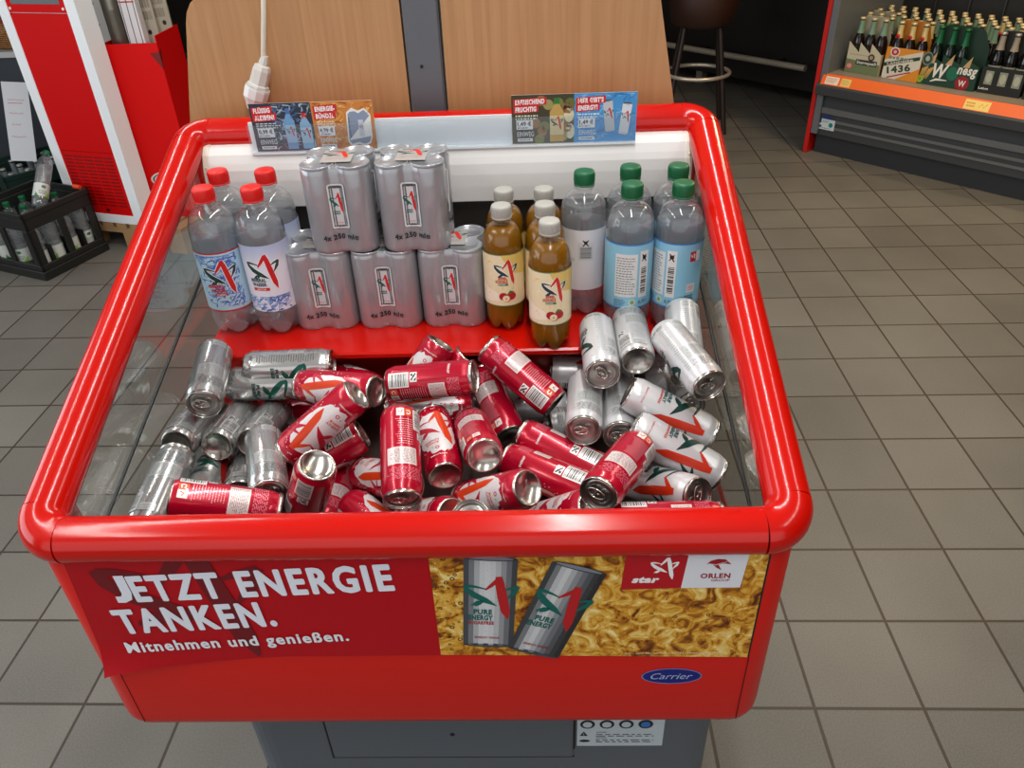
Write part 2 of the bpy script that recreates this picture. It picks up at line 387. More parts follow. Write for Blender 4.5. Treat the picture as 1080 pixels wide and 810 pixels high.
CANS = [
 ('S', (-0.3552, 0.4115, 1.0535), (0.5191, 0.6361, -0.3648, 0.4391), 'shiny silver can leaning on the left glass, ring-pull lid facing the camera'),
 ('S', (-0.3070, 0.3980, 1.0280), (0.1718, 0.6805, 0.1923, 0.6859), 'shiny silver can lying sideways nearest the red step, back one of two parallel cans'),
 ('S', (-0.3381, 0.3877, 1.0056), (0.2048, 0.6794, 0.2302, 0.6660), 'shiny silver can lying sideways in front of its parallel twin, green logo strokes on it'),
 ('S', (-0.3707, 0.2479, 0.9968), (0.5999, -0.7144, -0.2782, -0.2289), 'shiny silver can with hollow base facing out, just below the leaning can with ring-pull lid'),
 ('S', (-0.3218, 0.2616, 0.9822), (0.6214, -0.7788, 0.0599, 0.0622), 'shiny silver can with dark hollow base facing out, second hollow base from the left glass'),
 ('S', (-0.2727, 0.2707, 0.9802), (0.6103, -0.7889, 0.0486, 0.0532), 'shiny silver can with hollow base half hidden, third hollow base from the left glass'),
 ('S', (-0.3692, 0.1113, 0.9689), (0.6324, -0.5593, -0.3643, -0.3932), 'bare-looking silver can pointing away in the front left corner beside the left glass'),
 ('S', (-0.3259, 0.1748, 0.9523), (0.1242, -0.2885, 0.7222, 0.6162), 'shiny silver can showing a green star and red numeral 1, behind the front red can'),
 ('S', (-0.2801, 0.2054, 0.9383), (0.5552, -0.5757, -0.4981, -0.3351), 'narrow visible strip of silver can between the red numeral can and the 250 ml can'),
 ('S', (-0.2544, 0.2719, 0.9920), (0.4760, 0.6245, -0.3351, 0.5208), 'shiny silver can with 250 ml print, leaning forward at the red heap'),
 ('R', (-0.3138, 0.0978, 1.0327), (0.2116, -0.8081, 0.1653, -0.5244), 'red can lying along the front rim at far left, nutrition table and orange symbol showing'),
 ('R', (-0.1290, 0.1225, 1.0622), (0.1865, 0.0649, -0.9731, -0.1187), 'red can standing almost upright with silver base on top, barcode facing front'),
 ('R', (-0.1025, 0.2587, 1.0724), (0.1288, -0.7657, -0.4574, 0.4334), 'red can with big white splash lying diagonally, topmost on the left of the red heap'),
 ('R', (-0.1101, 0.2803, 0.9861), (0.4692, -0.1775, -0.8142, 0.2924), 'red can under the diagonal splash can, barcode and recycling pictogram near its upper end'),
 ('R', (-0.0894, 0.3119, 1.0385), (0.3715, -0.7341, -0.1776, 0.5398), 'red can with white splash and orange stroke, silver base resting behind the diagonal splash can'),
 ('R', (-0.1044, 0.3731, 0.9961), (0.2818, 0.2918, -0.7060, -0.5805), 'red can almost hidden behind the splash can with the orange stroke, near the red step'),
 ('R', (-0.1804, 0.3823, 0.9628), (0.2530, 0.4514, -0.7125, -0.4738), 'red can poking out left below the orange stroke can, small text by its end'),
 ('R', (-0.0772, 0.3468, 1.0272), (0.6084, -0.3311, 0.5606, -0.4539), 'red can lying crosswise at the top with barcode left and ring-pull lid right'),
 ('R', (-0.0030, 0.4180, 1.0550), (0.0649, 0.8747, 0.3298, -0.3493), 'red can with white splash leaning against the red step, behind the crosswise barcode can'),
 ('R', (0.0390, 0.4240, 1.0280), (0.2286, -0.5459, -0.7642, 0.2564), 'small visible end of a red can behind the ring-pull lid of the crosswise can'),
 ('R', (0.1708, 0.3262, 0.9992), (0.8134, -0.1455, -0.5024, -0.2546), 'red can lying diagonally near the forward juice bottle, barcode and pale table showing'),
 ('R', (0.1022, 0.3069, 0.9542), (0.5089, -0.2041, -0.5744, -0.6078), 'red can below the diagonal barcode can, pale table above and orange symbol at lower end'),
 ('R', (0.0420, 0.3757, 0.9545), (0.0502, 0.6883, 0.0493, -0.7221), 'red can with white splash lying crosswise under the topmost crosswise can'),
 ('R', (-0.0443, 0.2405, 1.0517), (0.4000, 0.6441, -0.5102, 0.4061), 'red can pointing at the camera with copper-tinted ring-pull lid low at the front'),
 ('R', (0.0194, 0.1777, 0.9905), (0.3337, -0.4592, 0.5286, 0.6312), 'red can with silver base facing the camera, right of the copper-tinted ring-pull can'),
 ('R', (0.0744, 0.1706, 1.0312), (0.4235, -0.4377, -0.6768, -0.4135), 'short foreshortened red can with bright shiny base, centre of the heap'),
 ('R', (0.2359, 0.2221, 0.9517), (0.7467, -0.4308, -0.4655, 0.2004), 'long red can lying diagonally at right centre, upper one of two parallel barcode cans'),
 ('R', (0.2150, 0.1701, 0.9630), (0.7039, -0.4773, -0.4926, 0.1844), 'long red can lying diagonally at right centre, lower one of two parallel barcode cans'),
 ('R', (0.1311, 0.1116, 1.0274), (0.2523, -0.8882, 0.0238, 0.3831), 'red can with crumpled-looking silver base facing right, low at the front centre'),
 ('R', (0.2787, 0.2032, 1.0187), (0.6897, 0.4041, -0.5207, 0.2999), 'red can leaning between silver cans at right, white and orange symbols at its upper end'),
 ('R', (0.2347, 0.0831, 0.9922), (0.2376, -0.6771, 0.2223, -0.6601), 'red can lying along the front rim at right, orange symbol at its left end'),
 ('R', (0.2123, 0.1046, 1.0008), (0.0248, -0.7618, 0.5013, 0.4096), 'red can with open rim facing right, cut off by the front rim right of centre'),
 ('R', (-0.1169, 0.2595, 0.9293), (0.8285, 0.4032, 0.3885, 0.0092), 'red can end with pale splash, wedged left of the copper-tinted ring-pull can'),
 ('R', (-0.1187, 0.1892, 0.9330), (0.5846, 0.1173, 0.6700, -0.4422), 'plain red can end low at the front rim, below the wedged can end'),
 ('R', (-0.1492, 0.2938, 0.9104), (0.6393, 0.5967, -0.3487, 0.3372), 'shadowed red can standing behind the upright barcode can'),
 ('R', (0.0336, 0.1155, 0.9793), (0.1432, -0.8261, 0.3175, 0.4430), 'red can with silver rim at the front rim, below the facing silver base'),
 ('S', (0.0786, 0.1332, 0.8979), (0.8651, 0.2406, 0.0412, -0.4382), 'silver can lid peeking above the front rim at the centre'),
 ('W', (0.2368, 0.4402, 1.0679), (0.6579, 0.6831, -0.2266, 0.2220), 'pearl white can on the red step, ring-pull lid facing front, leftmost of three'),
 ('W', (0.2894, 0.3327, 1.0677), (0.5842, -0.5912, -0.3965, -0.3899), 'pearl white can leaning on the red step, base facing front, beside the left ring-pull one'),
 ('W', (0.3701, 0.4605, 1.0853), (0.3898, 0.5590, -0.6159, 0.3954), 'pearl white can behind the big slanted pearl can, its lid showing below it'),
 ('W', (0.3327, 0.3773, 1.0901), (0.4285, 0.6278, -0.3895, 0.5201), 'big slanted pearl white can at upper right with dark ring-pull lid toward the glass'),
 ('W', (0.2186, 0.3788, 1.0051), (0.5647, 0.5048, -0.4747, 0.4482), 'pearl white can with fine print, left one of the side by side pair'),
 ('W', (0.2698, 0.3852, 0.9918), (0.5366, 0.4887, -0.4989, 0.4737), 'pearl white can with fine print, right one of the side by side pair'),
 ('W', (0.1657, 0.4515, 0.9752), (0.6787, 0.0152, 0.7341, 0.0125), 'pale silver can lying crosswise just below the red step, behind the side by side pair'),
 ('W', (0.0622, 0.4265, 0.9203), (0.7047, -0.0159, 0.7093, 0.0100), 'silver can lying crosswise in shadow under the diagonal red barcode can'),
 ('W', (0.3420, 0.4750, 0.9850), (0.2744, 0.6329, -0.6458, 0.3272), 'greyish can squeezed between the base-up pearl can and the slanted pearl can'),
 ('W', (0.3296, 0.4652, 0.9480), (0.1977, 0.3656, -0.5106, 0.7526), 'pale can with round rim facing up, half hidden behind the upper logo can at right'),
 ('W', (0.2709, 0.2873, 1.0470), (0.4917, 0.5498, 0.6365, 0.2254), 'pearl white can with red numeral 1 logo, upper one of the logo cans at right'),
 ('W', (0.2734, 0.2325, 1.0279), (0.5153, 0.5283, 0.6522, 0.1732), 'pearl white can with red numeral 1 logo, middle one of the logo cans at right'),
 ('W', (0.2714, 0.2244, 0.9415), (0.8304, 0.4677, 0.2896, 0.0884), 'pearl white can with red numeral 1 logo, lowest of the logo cans at right'),
 ('W', (0.1584, 0.3699, 0.9297), (0.3742, -0.7042, 0.2831, -0.5328), 'silver can lying crosswise at the bottom, in front of the shadowed crosswise one'),
 ('W', (0.0300, 0.4050, 0.9250), (0.8607, -0.0785, 0.4875, 0.1241), 'silver can with rim just visible behind the diagonal red can, against the red step'),
]
GN = {'R': 'red cans heaped in the chiller', 'S': 'silver cans heaped at the left of the chiller', 'W': 'pearl white cans heaped at the right of the chiller'}
used = set()
bpy.context.view_layer.update()
for kind, loc, q, label in CANS:
    if kind in used: o = dup(PROTO[kind])
    else:
        o = PROTO[kind]; KIDS[o.name] = kids(o)
        for c in KIDS[o.name]: KIDS[c.name] = kids(c)
        used.add(kind)
    o.location = loc; o.rotation_mode = 'QUATERNION'; o.rotation_quaternion = q
    tag(o, label, 'can', GN[kind])

# ------------------------------------------------------------------ bottles
def bottle(name, R, H, shoulder, fill, cap_m, liquid_m, lab, zl0, zl1, art, neck=.0125, capr=.0158, caph=.019):
    """PET bottle standing on z=0: shell, drink, cap and label"""
    zc = H-caph
    sh = [(R*cos(a)*(1-neck/R)+neck if False else neck+(R-neck)*cos(a)**.85, shoulder+(zc-.012-shoulder)*sin(a)) for a in [PI/2*i/9 for i in range(10)]]
    foot = [(.0, .012), (.006, .012), (R*.45, .005), (R*.62, .001), (R*.78, .0), (R*.92, .007), (R*.985, .018), (R, .034)]
    def zf(r, z, a):
        if z < .03 and r > .004: return z+.012*(1-abs(cos(2.5*a))**.7)*min(1, r/(R*.6))*(1 if z < .01 else .6)
        return z
    wa = [(R, .05), (R*.985, .053), (R, .056)] if H > .22 else []
    prof = foot+wa+sh+[(neck, zc-.006), (capr+.0005, zc-.005), (capr+.0005, zc-.003), (neck, zc-.002), (neck, zc)]
    b = MB(); b.lathe(prof, 40, True, zf=zf); o = b.build(name, M_petj if name == 'juice_bottle' else M_pet)
    k = .955
    lq = [(r*k, max(z+.0012, .0012)) for r, z in foot]+[(R*k, .05)]+[(r*k, z) for r, z in sh if z < fill]
    rf = lq[-1][0]
    for (r0, z0), (r1, z1) in zip(sh, sh[1:]):
        if z0 < fill <= z1: rf = (r0+(r1-r0)*(fill-z0)/(z1-z0))*k
    if fill < shoulder: lq = [p for p in lq if p[1] < fill]; rf = R*k
    lq += [(rf, fill), (.0, fill)]
    b = MB(); b.lathe(lq, 40, True, zf=zf); weld(b.build('drink', liquid_m, o))
    b = MB(); c = [(capr*.98, zc), (capr, zc+.0015), (capr, H-.0025), (capr*.93, H-.0003), (capr*.6, H), (0, H)]
    n = 60
    for r, z in ():
        pass
    b.lathe(c, n, True)
    for i in range(n):                                       # ribs of the screw cap
        if i % 2 == 0:
            a = 2*PI*i/n; Mx = Matrix.Rotation(a, 4, 'Z'); b.box(capr-.0004, capr+.0005, -.0005, .0005, zc+.003, H-.004, 0, Mx)
    b.lathe([(capr, zc-.0025), (capr+.0003, zc-.002), (capr+.0003, zc-.0005), (capr*.97, zc-.0003)], 40, True)
    b.build('screw_cap', cap_m, o)
    art.build('label', lab, o, cyl(R+.0002, 0), .004, .0001)
    return o

def splash(A, x0, x1, y0, y1, n, cols, seed, big=.006):
    R = random.Random(seed)
    for i in range(n):
        x, y = x0+(x1-x0)*R.random(), y0+(y1-y0)*R.random(); a = R.random()*PI; P = []
        for j in range(5): P.append((x+big*.6*j*cos(a+j*.25*R.choice((-1, 1))), y+big*.6*j*sin(a+.2*j)))
        P = [(min(max(p, x0), x1), min(max(q, y0), y1)) for p, q in P]
        A.stroke(P, [big*.1, big*.5*R.random()+big*.1, big*.35, big*.3*R.random()+.0003, big*.05], R.choice(cols))
        if i % 3 == 0: A.ell(min(max(x+big*2*R.random(), x0), x1), y, big*.12, big*.12, R.choice(cols), 7)

def water_art(R, z0, z1, style):
    A = Art(); C_ = PI*R; c = (z0+z1)/2
    bg = {'classic': (186, 220, 236), 'medium': (232, 234, 246), 'blue': (142, 200, 226), 'white': (226, 224, 228)}[style]
    A.rect(-C_, z0, C_, z1, bg); A.up()
    BL = [(70, 112, 190), (96, 140, 208), (52, 88, 168), (150, 184, 226)]
    if style == 'classic':
        A.rect(-C_, z1-.0025, C_, z1, (196, 24, 30)); A.rect(-C_, z0, C_, z0+.0025, (196, 24, 30))
        splash(A, -.034, .034, c+.002, z1-.006, 70, BL, 5, .007); splash(A, -.034, .034, z0+.006, c+.004, 60, BL, 6, .006); splash(A, .0, .032, z0+.008, z1-.01, 40, BL, 8, .006)
        A.up(); A.move(star(GREEN, RED, (238, 244, 248)), .004, c+.006, .05); A.up(); A.up()
        A.text('MINERAL', -.020, c-.0085, .0058, (196, 34, 40), .025, .05, rot=.05); A.text('WASSER', -.017, c-.016, .0058, (196, 34, 40), .024, .05, rot=.05)
        A.rect(-.0115, c-.0225, .0085, c-.0175, (196, 34, 40)); A.up(); A.text('CLASSIC', -.0015, c-.0216, .003, WHITE, .015, .02, 'c')
    elif style == 'medium':
        for i in range(8):
            A.rect(-C_, z1-.03+.0037*i, C_, z1-.03+.0037*(i+1)+.0001, tuple(int(a+(b-a)*i/8) for a, b in zip((230, 232, 246), (186, 200, 236))))
        splash(A, -.036, .036, z0+.001, z0+.026, 70, BL, 15, .006)
        A.up(); A.move(star(GREEN, RED, (244, 244, 248)), .002, c+.011, .05); A.up(); A.up()
        A.text('MINERAL', -.022, c-.0035, .0058, (20, 60, 52), .025, .05, rot=.03); A.text('WASSER', -.021, c-.011, .0058, (20, 60, 52), .024, .05, rot=.03)
        A.rect(-.020, c-.0185, .006, c-.0135, (206, 44, 36)); A.up(); A.text('MEDIUM', -.007, c-.0175, .0028, (250, 220, 210), .014, .02, 'c')
    elif style == 'blue':
        A.rect(-C_, z1-.0022, C_, z1, (64, 128, 206)); A.rect(-C_, z0, C_, z0+.0022, (64, 128, 206))
        splash(A, -.10, -.062, z0+.02, z1-.02, 40, BL, 25, .006)
        A.up(); A.rect(-.022, z0+.02, .012, z1-.016, (224, 226, 226)); A.rect(.0155, z0+.018, .030, z1-.012, (228, 228, 226)); A.up()
        A.lines(-.020, z0+.024, .010, z1-.02, 15, (120, 126, 128), 3, .4)
        A.bars(.017, z0+.022, .0285, z1-.034, (20, 20, 22), None, 6)
        A.ell(.0225, z1-.022, .0035, .0035, (20, 20, 22), 10); A.stroke([(.019, z1-.017), (.026, z1-.029)], .002, (20, 20, 22)); A.stroke([(.026, z1-.018), (.0185, z1-.028)], .0016, (20, 20, 22))
        A.lines(-.022, z0+.004, -.004, z0+.016, 4, (40, 90, 120), 5, .5); A.ell(.006, z0+.011, .0058, .0058, (206, 224, 206), 16); A.up(); A.ell(.006, z0+.011, .003, .0036, (130, 170, 120), 10)
        A.text('0,75 l', .016, z0+.008, .005, (30, 60, 80), None, .02)
        A.L -= 1
        A.rect(.050, z1-.030, .060, z1-.014, (196, 24, 36)); A.rect(.060, z1-.030, .068, z1-.014, WHITE); A.rect(.048, z0+.026, .062, z0+.040, (226, 222, 222)); A.up()
        A.move(star(WHITE, WHITE), .055, z1-.022, .008); A.lines(.0495, z0+.029, .061, z0+.038, 3, (190, 60, 60), 7, .5); A.lines(.046, z0+.012, .062, z0+.022, 3, (30, 60, 84), 8, .6)
        A.L -= 2
        A.up(); A.move(star(GREEN, RED, WHITE), -.10, c+.008, .045)
    else:
        splash(A, .04, .075, z0+.004, z1-.02, 60, BL, 35, .006)
        A.up(); A.rect(-.010, z0+.052, .014, z0+.082, (214, 214, 216)); A.up()
        A.bars(-.009, z0+.054, .0125, z0+.076, (84, 88, 92), (206, 206, 208), 8)
        A.stroke([(-.003, z1-.016), (.006, z1-.026)], .002, BLACK); A.stroke([(.006, z1-.016), (-.003, z1-.026)], .002, BLACK); A.ell(.0015, z1-.020, .0028, .0028, BLACK, 10)
        A.lines(-.034, z0+.04, -.014, z1-.012, 1, (200, 200, 204), 3, .1)
        A.move(star(GREEN, RED, WHITE), .062, c+.01, .045)
    return A

def apple_art(R, z0, z1):
    A = Art(); C_ = PI*R; c = (z0+z1)/2
    A.rect(-C_, z0, C_, z1, (240, 226, 186)); A.up()
    A.poly([(-.004, z1-.001), (C_*.6, z1-.001), (C_*.6, c+.0), (.016, c+.012), (.006, c+.022)], (224, 196, 108)); A.poly([(-C_*.5, c-.006), (-.012, c-.02), (.0, z0+.012), (-C_*.5, z0+.004)], (250, 240, 216))
    R_ = random.Random(2)
    for i in range(26):
        x, y = -C_*.6+C_*1.2*R_.random(), z0+.006+(z1-z0-.018)*R_.random(); a = R_.random()*3
        A.stroke([(x, y), (x+.005*cos(a), y+.005*sin(a)), (x+.008*cos(a+.6), y+.008*sin(a+.6))], [.0004, .0016, .0004], R_.choice([(222, 190, 104), (250, 244, 226), (232, 206, 130)]))
    A.rect(-C_, z1-.0018, C_, z1, (62, 104, 52)); A.rect(-C_, z0, C_, z0+.0018, (62, 104, 52))
    A.up(); A.move(star((12, 58, 66), (206, 40, 28), (250, 246, 232)), .003, c+.013, .036); A.up(); A.up()
    A.text('APFEL', -.0095, c+.002, .0046, (196, 34, 30), .014, .05, rot=.04); A.text('SCHORLE', -.0135, c-.0035, .0046, (196, 34, 30), .019, .05, rot=.03)
    A.rect(-.0095, c-.0078, .006, c-.0045, (52, 110, 84)); A.up(); A.lines(-.0085, c-.0075, .0052, c-.0048, 1, (200, 220, 206), 2, .6)
    for dx, col in ((-.002, (176, 24, 38)), (.011, (186, 30, 44))): A.ell(dx, z0+.018, .0068, .0066, col, 18)
    A.up(); A.ell(.003, z0+.0145, .0066, .0062, (186, 34, 40), 18); A.up(); A.ell(.002, z0+.0145, .0056, .0054, (246, 232, 190), 18); A.ell(.002, z0+.0145, .0012, .002, (150, 90, 40), 8); A.stroke([(.004, z0+.021), (.009, z0+.026), (.015, z0+.0245)], [.001, .0044, .001], (60, 120, 40))
    return A

PZ = 1.04
BOT = {}
RW = .0366
BOT['classic'] = bottle('water_bottle', RW, .239, .165, .178, M_capr, M_water, P_lab, .046, .146, water_art(RW, .046, .147, 'classic'))
BOT['medium'] = bottle('water_bottle', RW, .239, .165, .182, M_capr, M_water, P_lab, .046, .16, water_art(RW, .046, .158, 'medium'))
BOT['blue'] = bottle('water_bottle', RW, .234, .165, .178, M_capg, M_water, P_lab, .046, .154, water_art(RW, .046, .153, 'blue'))
BOT['white'] = bottle('water_bottle', RW, .234, .165, .186, M_capg, M_water, P_lab, .05, .152, water_art(RW, .050, .152, 'white'))
RA = .0315
BOT['apple'] = bottle('juice_bottle', RA, .203, .142, .172, M_capw, M_juice, P_lab, .047, .136, apple_art(RA, .047, .136), neck=.0115, capr=.0152, caph=.017)
GB = {'classic': 'mineral water bottles with red caps', 'medium': 'mineral water bottles with red caps', 'blue': 'mineral water bottles with green caps', 'white': 'mineral water bottles with green caps', 'apple': 'apple juice bottles with grey caps'}
BOTTLES = [
 ('classic', -.3525, .512, 6, 'red-capped water bottle with pale blue splash label, front row at far left'),
 ('medium', -.2775, .508, 2, 'red-capped water bottle with whitish label, front row beside the silver four-packs'),
 ('classic', -.3545, .5865, 30, 'red-capped water bottle in the back row, behind the pale blue splash label'),
 ('medium', -.278, .5830, -95, 'red-capped water bottle in the back row, behind the whitish label'),
 ('apple', .0955, .500, 2, 'grey-capped apple juice bottle beside the lower right silver four-pack, full label showing'),
 ('apple', .1665, .437, 4, 'grey-capped apple juice bottle standing furthest forward, at the edge of the red step'),
 ('apple', .0975, .5655, 0, 'grey-capped apple juice bottle hidden behind the one next to the silver four-packs'),
 ('apple', .161, .5015, 0, 'grey-capped apple juice bottle directly behind the furthest forward one, middle of its file'),
 ('apple', .1605, .5655, 0, 'grey-capped apple juice bottle at the back of the right juice file, under the light cover'),
 ('white', .2225, .549, 0, 'green-capped water bottle with creased white label and barcode'),
 ('blue', .289, .491, -4, 'green-capped water bottle with light blue label showing a white ingredients panel'),
 ('blue', .363, .489, -58, 'green-capped water bottle with light blue label, nearest the right glass, barcode and red square showing'),
 ('white', .2945, .566, -100, 'green-capped water bottle in the back row, behind the one with the ingredients panel'),
 ('blue', .3675, .5645, 70, 'green-capped water bottle in the back right corner of the chiller'),
]
used = set()
for st, x, y, rz, label in BOTTLES:
    if st in used: o = dup(BOT[st])
    else:
        o = BOT[st]; KIDS[o.name] = kids(o); used.add(st)
    o.location = (x, y, PZ+.0005); o.rotation_euler = (0, 0, rad(rz)); tag(o, label, 'bottle', GB[st])

# ------------------------------------------------------------------ shrink-wrapped four-packs
def multipack():
    r, c, nt_ = .0262, .0262, .0440
    per = []
    for i in range(144):
        a = 2*PI*i/144; dx, dy = cos(a), sin(a); best = 0
        for cx, cy in ((c, c), (-c, c), (c, -c), (-c, -c)):
            bq = dx*cx+dy*cy; disc = bq*bq-(cx*cx+cy*cy-r*r)
            if disc >= 0: best = max(best, bq+math.sqrt(disc))
        per.append((dx, dy, max(best, nt_/max(abs(dx), abs(dy)))))
    rings = [(0, .955), (.002, .975), (.008, 1.), (.122, 1.), (.1275, .985), (.1315, .955), (.1328, .93)]
    b = MB(); n = len(per); vs = [(dx*q*s_, dy*q*s_, z) for z, s_ in rings for dx, dy, q in per]
    fs = [(j*n+i, j*n+(i+1) % n, j*n+n+(i+1) % n, j*n+n+i) for j in range(len(rings)-1) for i in range(n)]
    b.add(vs, fs, True); b.add([(0, 0, .1300)]+[(dx*q*.93, dy*q*.93, .1328) for dx, dy, q in per], [(0, 1+i, 1+(i+1) % n) for i in range(n)], False)
    b.add([(dx*q*.955, dy*q*.955, 0) for dx, dy, q in per], [tuple(range(n-1, -1, -1))], False)
    o = b.build('can_multipack', M_film)
    for cx in (-c, c):
        for cy in (-c, c):
            t = MB(); t.lathe([(.0252, .1300), (.0256, .1325), (.0250, .1343), (.0242, .1343), (.0236, .1326), (.0, .1324)], 32, True, M=Matrix.Translation((cx, cy, 0))); t.build('can_top', M_film, o)
    def front(k):
        def f(u, v, w):
            cx = c if u > 0 else -c; q = r*r-(u-cx)**2; y = max(nt_, c+math.sqrt(q) if q > 0 else nt_)
            p = Vector((u, -(y+w+.0013), v)); p.rotate(Quaternion((0, 0, 1), k)); return tuple(p)
        return f
    for k in (0, PI/2, -PI/2):
        A = Art(); A.poly([(-.0125, .042), (-.0105, .0395), (.0105, .0395), (.0125, .042), (.0125, .1065), (.0105, .1085), (-.0105, .1085), (-.0125, .1065)], (228, 228, 230)); A.up()
        A.rect(-.0103, .0425, .0103, .106, (96, 100, 104)); A.up(); A.rect(-.0086, .0435, .0062, .1025, (206, 207, 210)); A.rect(.0062, .0435, .0086, .1025, (140, 142, 146)); A.ell(0, .1035, .0095, .002, (70, 72, 76)); A.ell(0, .0432, .0095, .0016, (60, 62, 66)); A.up()
        A.move(star(TEAL, (206, 34, 30), None, True), -.001, .078, .0265, kx=.0200); A.up(); A.lines(-.008, .0605, .002, .067, 2, TEAL, 3, .8); A.text('ENERGY DRINK', -.006, .0475, .0016, RED, .010, .01)
        A.text('4x 250 ml', -.029, .0225, .0082, (16, 44, 48), .046, .035); A.text('e', .0185, .0222, .0102, (16, 44, 48), None, .01)
        A.build('printed_label', P_lab, o, front(k), .003, .0001)
    A = Art(); A.poly([(-.022, -.050), (.024, -.050), (.024, .050), (-.022, .050)], (168, 164, 160)); A.up(); A.move(star((20, 70, 62), (212, 40, 30)), .0, .010, .046); A.up(); A.up(); A.text('ENERGY DRINK', 0, -.022, .0045, (190, 80, 66), .030, .01, 'c'); A.lines(-.016, .036, .016, .046, 2, (96, 110, 110), 3, .6)
    A.build('top_print', P_lab, o, lambda u, v, w: (u, v*.55, .1345+w), None, .0001)
    return o
pk = multipack()
KIDS[pk.name] = kids(pk)
PACKS = [(-.199, .541, PZ, 1, 'silver four-pack of cans in the bottom row, leftmost, beside the red-capped bottles'), (-.0935, .540, PZ, 0, 'silver four-pack of cans in the middle of the bottom row'),
         (.0125, .540, PZ, -1.5, 'silver four-pack of cans in the bottom row, rightmost, next to the juice bottles'), (-.1485, .541, PZ+.1352, 2, 'silver four-pack of cans on the upper tier, left one'), (-.0365, .540, PZ+.1352, -1, 'silver four-pack of cans on the upper tier, right one')]
for i, (x, y, z, rz, label) in enumerate(PACKS):
    o = pk if i == 0 else dup(pk); o.location = (x, y, z+.0005); o.rotation_euler = (0, 0, rad(rz)); tag(o, label, 'can pack', 'shrink-wrapped four-packs')

# ------------------------------------------------------------------ the chiller
ch = empty('drinks_chiller', (0, 0, 0)); tag(ch, 'red open-top promotional drinks chiller with sloping tubular rim and glass sides', 'chiller')
TILT = .3435; RT = .0258
def rp(x, l, h=0.): return Vector((x, l*cos(TILT)-h*sin(TILT), 1.062+l*sin(TILT)+h*cos(TILT)))
W2, LL, CRN = .42, .727, .034
def arc(cx, cl, a0, a1, n=10): return [rp(cx+CRN*cos(a), cl+CRN*sin(a)) for a in [a0+(a1-a0)*i/n for i in range(n+1)]]
g = .0006
for nm, pts in (('rim_tube', [rp(-W2+CRN+g, 0), rp(W2-CRN-g, 0)]), ('rim_tube', [rp(-W2+CRN+g, LL), rp(W2-CRN-g, LL)]), ('rim_tube', [rp(-W2, CRN+g), rp(-W2, LL-CRN-g)]), ('rim_tube', [rp(W2, CRN+g), rp(W2, LL-CRN-g)])):
    MB().tube(pts, RT, 32).build(nm, M_rim, ch)
for cx, cl, a0 in ((-W2+CRN, CRN, PI), (W2-CRN, CRN, 1.5*PI), (W2-CRN, LL-CRN, 0), (-W2+CRN, LL-CRN, .5*PI)):
    MB().tube(arc(cx, cl, a0, a0+PI/2, 12), RT+.0004, 32).build('rim_corner', M_rim, ch)
b = MB(); b.tube([rp(-W2+CRN, 0), rp(W2-CRN, 0)], RT-.0012, 20); b.tube([rp(-W2, CRN), rp(-W2, LL-CRN)], RT-.0012, 20); b.tube([rp(W2, CRN), rp(W2, LL-CRN)], RT-.0012, 20); b.tube([rp(-W2+CRN, LL), rp(W2-CRN, LL)], RT-.0012, 20)
b.build('rim_seam', M_dark, ch)
# front panel wrapping round both corners
def upath(ins, y1=.075):
    r = max(.004, .042-ins); x = .431-ins; yf = -.013+ins; P = [(-x, y1)]
    P += [(-x+r+r*cos(a), yf+r+r*sin(a)) for a in [PI+PI/2*i/8 for i in range(9)]]
    P += [(x-r+r*cos(a), yf+r+r*sin(a)) for a in [1.5*PI+PI/2*i/8 for i in range(9)]]
    return P+[(x, y1)]
b = MB(); rows = [(.716, .030), (.7165, .014), (.722, .005), (.732, .001), (.742, 0), (1.052, 0), (1.062, .006)]
n = len(upath(0)); vs = [(x, y, z) for z, i in rows for x, y in upath(i)]
b.add(vs, [(j*n+i, j*n+i+1, j*n+n+i+1, j*n+n+i) for j in range(len(rows)-1) for i in range(n-1)], True)
pin = upath(.016); b.add([(x, y, z) for z in (.72, 1.05) for x, y in pin], [(i+1, i, n+i, n+i+1) for i in range(n-1)], True)
fp = b.build('front_panel', M_panel, ch)
b = MB(); b.box(-.3915, -.3908, -.0134, -.0125, .731, .852); b.build('panel_seam', M_dark, fp); b = MB(); b.box(.3955, .3962, -.0134, -.0125, .731, .86); b.build('panel_seam', M_dark, fp)
b = MB(); b.add([(-.4025, -.0138, .846), (-.3995, -.0138, .846), (-.3862, -.0138, 1.046), (-.3892, -.0138, 1.046)], [(0, 1, 2, 3)]); b.build('banner_edge_strip', M_dark, fp)  # thin dark strip along the banner's left edge
for sx in (-1, 1):
    x0, x1 = sorted((sx*.431, sx*.413)); b = MB(); b.prism([(.076, .73), (.70, .73), (.70, .84), (.076, .84)], x0, x1, 'x'); b.build('side_panel', M_panel, ch)
    gx = sorted((sx*.411, sx*.407)); b = MB(); b.prism([(.01, .84), (.668, .84), (.668, 1.295), (.01, 1.066)], gx[0], gx[1], 'x'); p = b.build('side_glass', M_glass, ch)
    b = MB(); b.tube([(sx*.4045, .008, .976), (sx*.4045, .10, 1.0), (sx*.4045, .514, 1.111), (sx*.4045, .664, 1.151)], .0024, 8); b.build('glass_seal', M_gasket, p)
b = MB(); b.box(-.425, .425, .69, .704, .73, 1.30); b.build('back_panel', M_panel, ch)
b = MB(); b.box(-.405, .405, .664, .676, .90, 1.312); b.build('inner_back_wall', M_inner, ch)
b = MB(); b.box(-.405, .405, .005, .664, .885, .899); b.box(-.405, .405, .004, .014, .90, 1.05); b.build('can_tray', mat('tray_dark', (66, 52, 48), .35), ch)
b = MB(); b.box(-.383, .383, .416, .664, 1.028, PZ, bev=.003); b.box(-.400, .400, .482, .488, .9, 1.027); b.build('display_step', M_inner, ch)
